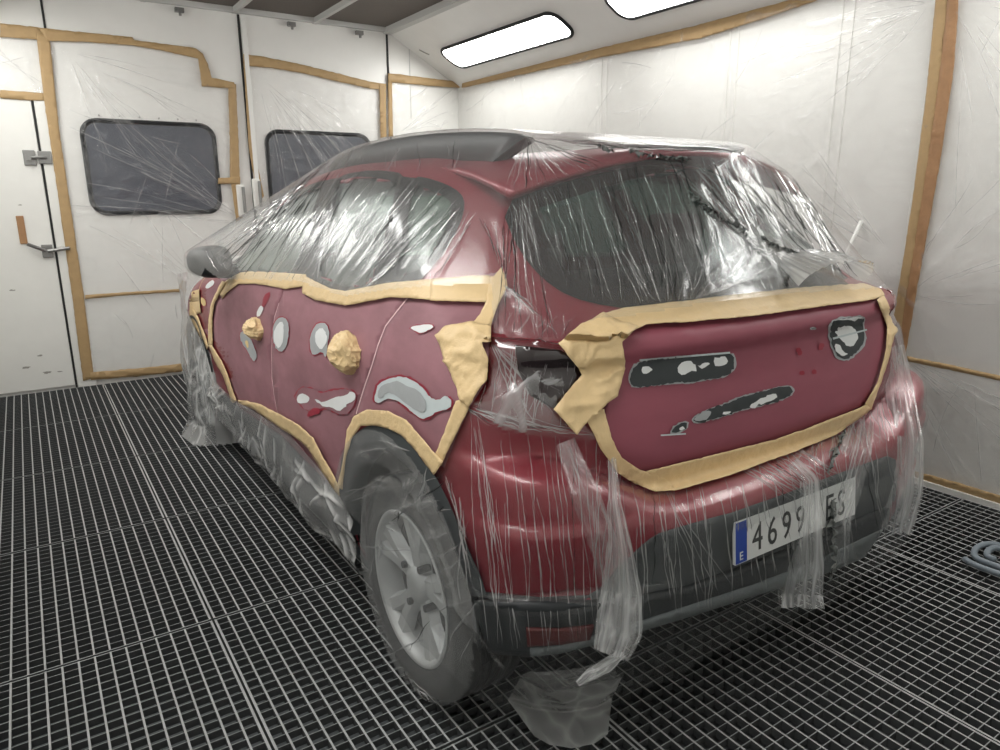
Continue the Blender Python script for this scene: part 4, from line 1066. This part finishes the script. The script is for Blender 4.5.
    # --- film over the rear wheel
    yy = np.arange(.17, 1.13, .006); zz = np.arange(.012, .82, .006); Yg, Zg = np.meshgrid(yy, zz); y = Yg.ravel(); z = Zg.ravel(); r = np.hypot(y-.66, z-.318)
    x = np.where(r < .27, -.899, -.899+.042*np.clip((r-.28)/.045, 0, 1)**2)
    up_ = np.clip((z-.34)/.10, 0, 1); arch = -.918
    x = x*(1-up_*np.clip((r-.29)/.07, 0, 1))+arch*up_*np.clip((r-.29)/.07, 0, 1)
    V = np.stack([x, y, z], 1); Fw = grid_faces(len(zz), len(yy)); Nn = np.tile([-1., 0, 0], (len(V), 1))
    WB = BVHTree.FromPolygons([tuple(v) for v in V], [tuple(f) for f in Fw])
    S_ = [((345,492),(378,484)),((343,500),(400,470)),((352,500),(385,490)),((372,548),(412,550)),((388,512),(440,500)),((392,520),(445,482)),((425,540),(452,532)),((400,490),(440,478)),((360,546),(385,548)),((420,500),(428,466)),((395,652),(425,638)),((410,650),(430,620)),((440,610),(470,600)),((430,560),(460,545)),((437,575),(465,558)),((442,590),(468,572)),((352,455),(392,447)),((380,440),(410,452)),((450,640),(480,600)),((460,660),(475,630))]
    S_ += fan([(470,500),(440,470)], [(460,600),(480,560)], 8, .2) + fan([(380,690),(450,712)], [(360,620),(420,690)], 8, .2)
    S_ += fan([(372,560),(400,500),(440,520)], [(366,600),(420,470),(460,520)], 14, .1)
    WHC = S_; V2, A = folds(V, Nn, px_segs(S_, WB), (.008,.012), (.002,.005), .02); A = A*.2
    cr = ridged(V2, (8,10,20), 81)**20*.0; V2 = V2+Nn*(cr*.003+.003*vnoise(V2, 8, 82))[:,None]
    A = np.clip(A+.3*cr+.25*np.exp(-((r-.225)/.006)**2)*(.4+.6*ridged(V2, 10, 83))+.05*np.clip((r-.2)/.1, 0, 1), 0, 1)
    rf = r[Fw].mean(1); yf_ = y[Fw].mean(1); zf_ = z[Fw].mean(1)
    keep = (rf < .322) | ((rf < .455) & (zf_ > .33)) | ((rf < .40) & (yf_ > .75) & (zf_ > .20))
    V3, F3, (A3,) = clean(V2, Fw, keep, A)
    whf = tag(mesh('masking_film', V3, F3, MF['wheel'], attr={'fold': A3}), 'hazy film pulled tight over the rear wheel and its arch', 'film')
    creases(WHC, WB, whf, (.001,.0022), (.001,.003), .15)
    # --- crumpled film over the sill
    yy = np.arange(.98, 3.02, .008); tt = np.linspace(0, 1, 60); V = []
    for t in tt:
        for yv in yy:
            zt = np.interp(yv, [.98,1.1,1.25,1.62,2.0,2.45,2.9,3.02], [.40,.452,.475,.518,.495,.437,.44,.44]); zb = .185
            V.append((-.903-.012*math.sin(PI*t)+.045*max(0, t-.75)/.25, yv, zt+(zb-zt)*t))
    V = np.array(V); e = np.clip(np.tile(tt[:,None], (1, len(yy))).ravel()*3, 0, 1)
    V[:,0] -= e*(.016*vnoise(V, (1,5,6), 91)+.014*ridged(V, (1,4,7), 92)**2+.006*vnoise(V, (1,13,11), 93)-.004)
    V[:,2] += e*.022*vnoise(V, (1,6,3), 94)
    S_ = []
    for i in range(130):
        k = rng.integers(len(V)); a_ = V[k]; th = rng.choice([.3, .9, 1.3, 2.2])+rng.normal(0, .25); l_ = rng.uniform(.05, .28)
        S_.append((a_, a_+np.array((0, math.cos(th)*l_, -math.sin(th)*l_*.8))))
    V, A = folds(V, np.tile([-1., 0, 0], (len(V), 1)), S_[:90], (.006,.012), (.003,.009), .012)
    tag(mesh('masking_film', V, grid_faces(60, len(yy)), MF['sill'], attr={'fold': A}), 'crumpled film hanging along the sill below the doors', 'film')
    # --- film bag round the front wheel
    zz = np.linspace(0, .93, 110); V = []; 
    base = np.array([(-.70,2.78),(-.86,2.82),(-.925,2.92),(-.935,3.25),(-.93,3.55),(-.88,3.70),(-.72,3.76)])
    s = np.concatenate([[0], np.cumsum(np.linalg.norm(np.diff(base, axis=0), axis=1))]); s /= s[-1]; v = np.linspace(0, 1, 170)
    bx, by = np.interp(v, s, base[:,0]), np.interp(v, s, base[:,1])
    for z in zz:
        fl = .07*max(0, 1-z/.09)**1.5; cx, cy = -.72, 3.26; tp = .02*max(0, z-.6)
        for a, b in zip(bx, by):
            d = np.array((a-cx, b-cy)); d /= np.linalg.norm(d); V.append((a+d[0]*fl, b+d[1]*fl, z+.004))
    V = np.array(V); q = .030*vnoise(V, (3.5,3.5,2.5), 101)+.016*ridged(V, (4,4,3.5), 102)**2+.008*vnoise(V, (11,11,8), 103)
    V[:,0] -= q-.012; V[:,1] += .3*q*np.sign(V[:,1]-3.26)
    S_ = []
    for i in range(110):
        k = rng.integers(len(V)); a_ = V[k]; th = rng.choice([.5, 1.2, 1.57, 1.9])+rng.normal(0, .2); l_ = rng.uniform(.08, .4)
        S_.append((a_, a_+np.array((0, math.cos(th)*l_, -math.sin(th)*l_))))
    V, A = folds(V, vert_normals(V, grid_faces(110, 170)), S_[:65], (.007,.014), (.003,.009), .015)
    Fb = grid_faces(110, 170); Pp = project(V)[Fb].mean(1)
    zone = [(160,245),(188,262),(185,303),(192,322),(200,338),(208,350),(216,363),(224,378),(230,395),(236,404),(246,420),(246,443),(200,446),(158,441)]
    keep = pip(Pp, zone)
    V3, F3, (A3,) = clean(V, Fb, keep, A)
    tag(mesh('masking_film', V3, F3, MF['bag'], attr={'fold': A3}), 'baggy film bundled round the front wheel down to the grating', 'film')
    # --- crumpled dark seams and the arched pocket on the upper sheet (parts of it)
    for path, wd, sd in (([(690,193),(704,207),(722,217),(738,226),(748,236)], .006, 111), ([(760,236),(772,243),(788,250),(800,255)], .004, 112), ([(597,147),(606,149),(615,150)], .005, 113), ([(630,152),(660,157),(690,160)], .003, 114), ([(789,262),(790,274),(787,284)], .008, 115)):
        P2 = dens(path, 1.6, False, .8); V = np.array([cast3(p, FB, .008) for p in P2]); n = len(V); k = 6; W_ = []
        for i in range(n):
            for j in range(k):
                W_.append(V[i]+np.array((.55, .45, .7))*wd*(j/(k-1)*2-1)*(1+.6*rng.normal())+rng.normal(0, .004, 3))
        mesh('crumpled_seam', W_, [f for f in grid_faces(n, k) if rng.random() < .6], [MF['dark'], M['bunch']], up, False)
        me_ = up.children[-1] if False else bpy.data.objects[[o.name for o in up.children if o.name.startswith('crumpled')][-1]].data
        me_.polygons.foreach_set('material_index', [int(rng.random() < .45) for _ in me_.polygons])
    V = []; A = []; n1, n2 = 40, 50
    e0 = cast((792,284), FB)[0]; e1 = cast((858,279), FB)[0]; nn = np.array((0, -.62, .78))
    for i in range(n1):
        t = i/(n1-1)
        for j in range(n2):
            a = PI*j/(n2-1); p = e0+(e1-e0)*(.5-.5*math.cos(a)); hgt = .085*math.sin(a)**.6*(1-.75*t); back_ = t*.12
            q = .004*math.sin(j*1.9+3*t)+.003*math.sin(j*4.1)
            V.append(p+nn*(hgt+q)+np.array((0, back_*.85, back_*.6))*(1-.0)+np.array((0,-.02,-.004))); A.append(.25+.2*math.sin(j*2.3))
    mesh('film_pocket', V, grid_faces(n1, n2), MF['bag'], up, attr={'fold': A})

# ------------------------------------------------------------------ film and tape on the booth walls
def wall_film(name, label, ax, val, rect, step, segs, inward, seed, crack=1.0, poly=None):
    u0, u1, z0, z1 = rect; U, Zz = np.meshgrid(np.arange(u0, u1+1e-6, step), np.arange(z0, z1+1e-6, step)); nr_, nc = U.shape
    V = np.zeros((U.size, 3)); V[:, ax] = val; V[:, 1-ax] = U.ravel(); V[:, 2] = Zz.ravel()
    Nn = np.zeros_like(V); Nn[:, ax] = inward; Ff = grid_faces(nr_, nc)
    S = []
    for (a, b) in segs:
        A_ = np.zeros(3); B_ = np.zeros(3); A_[ax] = B_[ax] = val; A_[1-ax], A_[2] = a; B_[1-ax], B_[2] = b; S.append((A_, B_))
    V, A = folds(V, Nn, S, (.006,.012), (.003,.008), .03)
    c1 = ridged(V, 5.5, seed)**14; c2 = ridged(V, 11, seed+1)**12
    V = V+Nn*(.007*c1+.005*c2+.003*ridged(V, (16,16,30), seed+5)**4+.004*vnoise(V, 3, seed+2)*crack+.006)[:,None]; A = np.clip(A*.7+.25*crack*(c1+.6*c2), 0, 1)
    if poly is not None:
        k = pip(V[Ff].mean(1)[:, [1-ax, 2]], poly); V, Ff, (A,) = clean(V, Ff, k, A)
    o = mesh(name, V, Ff, MF['wall'], attr={'fold': A}); lines = []
    for A_, B_ in S:
        k = max(4, int(np.linalg.norm(B_-A_)/.03)); t = np.linspace(0, 1, k+1)[:,None]; q = A_+(B_-A_)*t+Nn[0]*.0125; wv = rng.normal(0, .01)*np.sin(PI*t[:,0])
        q[:, 2] += wv; q[:, 1-ax] += wv*.6
        if poly is not None and not pip(q[:, [1-ax, 2]], poly).all(): continue
        if q[:,2].min() < z0 or q[:,2].max() > z1 or q[:,1-ax].min() < u0 or q[:,1-ax].max() > u1: continue
        if ax == 0 and (rng.random() < .6 or np.linalg.norm(B_-A_) > 1.3): continue
        lines.append((q, np.tile(Nn[0], (k+1, 1))))
    if lines: crease_mesh(lines, [MF['crease'], MF['dark']], o, (.0009,.0018), (.0004,.0009), .0)
    return tag(o, label, 'film', 'clear film sheets on the booth walls')
def rays(c, r0, r1, a0, a1, n, bend=0):
    o = []
    for i in range(n):
        a = rng.uniform(a0, a1); q = rng.uniform(r0[0], r0[1]); e = rng.uniform(r1[0], r1[1]); m_ = (q+e)/2
        p = [(c[0]+x*math.cos(a+bend*x), c[1]+x*math.sin(a+bend*x)) for x in (q, m_, e)]; o += [(p[0], p[1]), (p[1], p[2])]
    return o
def scat(rect, n, lmin, lmax, th, sp):
    o = []
    for i in range(n):
        x = rng.uniform(rect[0], rect[1]); z = rng.uniform(rect[2], rect[3]); a = th+rng.normal(0, sp); l_ = rng.uniform(lmin, lmax); o.append(((x, z), (x+l_*math.cos(a), z+l_*math.sin(a)))) 
    return o
if FILM:
    pA = [fw(p) for p in ((44,36),(132,42),(198,55),(206,80),(234,86),(236,182),(240,222),(190,290),(188,368),(90,376),(80,296),(58,136))]
    s_ = rays((-.1,1.15), (.1,.4), (.7,1.4), 2.2, 3.1, 16, .1)+rays((-1.2,2.35), (.05,.3), (.5,1.3), -1.5, -.2, 14, .15)+scat((-1.25,-.2,.1,2.2), 30, .1, .5, -1.0, .5)+rays((-.5,.65), (.1,.2), (.4,.8), 1.2, 2.6, 8)
    wall_film('wall_film', 'clear film over the left booth window panel beside the white side door', 1, YF-.012, (-1.36, -.02, .06, 2.48), .011, s_, -1, 200, 1, pA)
    pB = [fw(p) for p in ((246,58),(300,68),(340,78),(386,88),(388,150),(388,330),(275,340),(266,205),(252,150))]
    s_ = rays((.05,2.3), (.1,.4), (.7,1.3), -1.3, -.2, 16, -.15)+scat((.1,1.1,.9,2.2), 16, .1, .5, -.8, .5)
    wall_film('wall_film', 'clear film over the second booth window panel behind the roof of the car', 1, YF-.012, (-.02, 1.24, .3, 2.48), .011, s_, -1, 210, 1, pB)
    s_ = rays((1.25,1.9), (.05,.2), (.3,.7), -.9, .7, 16)+scat((1.22,1.85,1.2,2.3), 10, .1, .3, .6, .5)
    wall_film('wall_film', 'narrow clear film in the corner between booth doors and right wall', 1, YF-.012, (1.22, XR-.01, .1, 2.36), .011, s_, -1, 220)
    s_ = scat((-2.05,-1.4,2.08,2.4), 14, .1, .4, -.6, .6)
    wall_film('wall_film', 'clear film above the white side door', 1, YF-.012, (-2.06, -1.33, 2.06, 2.44), .012, s_, -1, 230)
    # right wall
    s_ = scat((.85,5.0,.7,2.25), 90, .1, .5, 2.6, .5)+rays((.85,2.25), (.05,.3), (.5,1.4), -1.5, -.05, 0)+rays((.86,2.2), (.03,.2), (.3,.9), -.9, .3, 22, .2)+rays((.9,1.1), (.02,.3), (.3,.9), -.4, .9, 30, .1)
    s_ += [((y, 2.25), (y+.02, .5)) for y in (3.08, 3.03, 1.98, 1.92, 1.30, 1.24)]
    s_ += rays((.88,.95), (.02,.2), (.3,.9), 1.6, 2.7, 0)
    wall_film('wall_film', 'big clear film sheet on the right wall between corner and upright tape', 0, XR-.012, (.84, YF-.03, .10, 2.34), .0125, s_, -1, 240)
    s_ = rays((.80,.62), (.05,.2), (.4,1.2), 3.14+.2, 3.14+1.45, 26, -.05)+scat((-1.4,.8,.1,2.2), 60, .1, .6, 1.9, .6)+rays((.80,.9), (.03,.2), (.3,.8), 1.8, 3.2, 22, .2)+rays((.8,2.2), (.03,.3), (.3,1.), 3.2, 4.4, 20, .2)
    wall_film('wall_film', 'clear film sheet on the right wall behind the upright tape, down to the floor', 0, XR-.012, (-1.55, .84, .05, 2.34), .0125, s_, -1, 250)

    def wtape(poly, label, ax, val, mat='wtape', off=.022, crinkle=.0011):
        P2, F = fill2d(poly, 3.6, .15); V = np.array([on_plane(p, ax, val) for p in P2]); d = np.zeros(3); d[ax] = -1
        V = V+d*(crinkle*(ridged(V, 9, 7)**5+.6*ridged(V, 21, 8)**4))[:,None]
        o = mesh('wall_tape', V, orient(V, F, np.tile(d, (len(V), 1))), M[mat]); solid(o, .0015, 1)
        return tag(o, label, 'tape', 'brown tape strips on the booth walls')
    yv = YF-.024; xv = XR-.024
    wtape([(0,23.5),(38,27),(45,34),(42,40),(0,37)], 'brown tape at the top left edge of the picture, above the side door film', 1, yv)
    wtape([(0,90),(20,91.5),(44,93),(45,101),(20,100),(0,98)], 'brown tape just above the white side door', 1, yv)
    wtape([(36,32),(50,36),(50,42),(60,136),(72,216),(84,296),(94,378),(83,381),(72,296),(58,196),(44,100)], 'long brown tape upright between side door and left window', 1, yv-.003)
    wtape([(38,27.5),(90,33),(132,37),(134,40),(196,48),(203,54),(208,64),(212,78),(224,80),(234,82.5),(236,88),(228,88),(202,86.5),(198,58.5),(160,50),(132,45.5),(88,42),(48,41)], 'stepped brown tape across the top of the left window film', 1, yv-.005)
    wtape([(228,86),(236,84),(238,130),(240,184),(230,184),(229.5,130)], 'upright brown tape right of the left window, below the step', 1, yv-.002)
    wtape([(218,178),(240,176.5),(240,184),(218,184)], 'short level brown tape beside the right end of the left window', 1, yv-.006)
    wtape([(231,184),(240,184),(242.5,200),(245,216),(236,222),(234,204)], 'short brown tape tail ending left of the centre seam hinge', 1, yv-.004)
    wtape([(243,54),(260,56),(300,64),(340,74),(372,82),(386,84),(386,90),(372,89),(340,82),(300,72.5),(272,68),(249,66)], 'brown tape sloping across the top of the second window film', 1, yv-.003)
    wtape([(243,55),(248.5,62),(251,105),(254,148),(259,172),(264,196),(260,201),(254,178),(249,150),(246,104)], 'thin brown tape down the left side of the second window film', 1, yv-.001)
    wtape([(379,84),(385.5,84),(386.5,137),(380.5,138)], 'upright brown tape left of the corner seam', 1, yv-.005)
    wtape([(388,82),(392,82),(393,137),(388.5,137)], 'upright brown tape right of the corner seam', 1, yv-.003)
    wtape([(388,73),(412,76),(461,82),(461,88),(430,86),(388,82)], 'level brown tape in the corner above the right wall film', 1, yv-.005)
    wtape([(85,295),(130,292),(186,288.5),(186,291.5),(130,295),(85,299)], 'thin brown tape level under the left window', 1, yv-.002)
    wtape([(90,372.5),(140,368),(187,363),(187,371),(140,376),(91,380)], 'brown tape along the foot of the left window panel', 1, yv-.004)
    wtape([(462,80),(520,66),(600,48),(690,27),(790,0),(818,0),(760,20),(700,38.5),(600,57.5),(520,75),(462,88)], 'very long brown tape along the edge between right wall and slope', 0, xv)
    wtape([(936,-2),(948,-2),(944,40),(934,120),(922,200),(911,270),(903,320),(899,352),(893,344),(893,322),(903,262),(914,190),(926,96)], 'upright plain tape strip on the right wall', 0, xv, off=.026)
    wtape([(948,-2),(959,-2),(955,60),(944,140),(931,215),(919,280),(911,325),(905,357),(899,352),(903,320),(911,270),(922,200),(934,120),(944,40)], 'darker wrinkled tape strip beside the upright plain strip on the right wall', 0, xv, 'wtape2', crinkle=.004)
    wtape([(902,355),(950,364.5),(1002,376),(1002,381),(950,370),(902,360)], 'thin level tape low on the right wall at the right picture edge', 0, xv)
    wtape([(915,471),(960,483),(1002,496),(1002,504),(960,491),(915,477)], 'tape along the foot of the right wall', 0, xv)

# ------------------------------------------------------------------ loose things
P0 = on_plane((848,250), 0, 1.80); P1 = on_plane((861.5,221), 0, 1.85); d = (P0-P1); t = -P1[2]/d[2]
rod = MB().tube([P1, P0, P1+d*t*.999], .009, 12).obj('plastic_rod', M['rod'], None, True); tag(rod, 'thin white plastic rod leaning on the right wall behind the car', 'rod')
c = on_plane((1006,562), 2, .012); V = []
for i in range(125):
    a = 2*PI*i/60+2.4; q = .155-.045*i/60; V.append((c[0]+q*math.cos(a), c[1]+q*.9*math.sin(a), .014+.010*math.sin(a*1.5)**2+.006*i/60))
e = V[0]; pre = [(XR-.05, c[1]-.35, .014), (XR-.12, c[1]-.30, .014), (c[0]+.25, c[1]-.24, .014), (c[0]+.05, c[1]-.12, .014)]
V = V[::-1]
hose = MB().tube(V, .0115, 10).obj('air_hose', M['hose'], None, True); tag(hose, 'grey rubber air hose coiled on the grating at the right edge', 'hose')
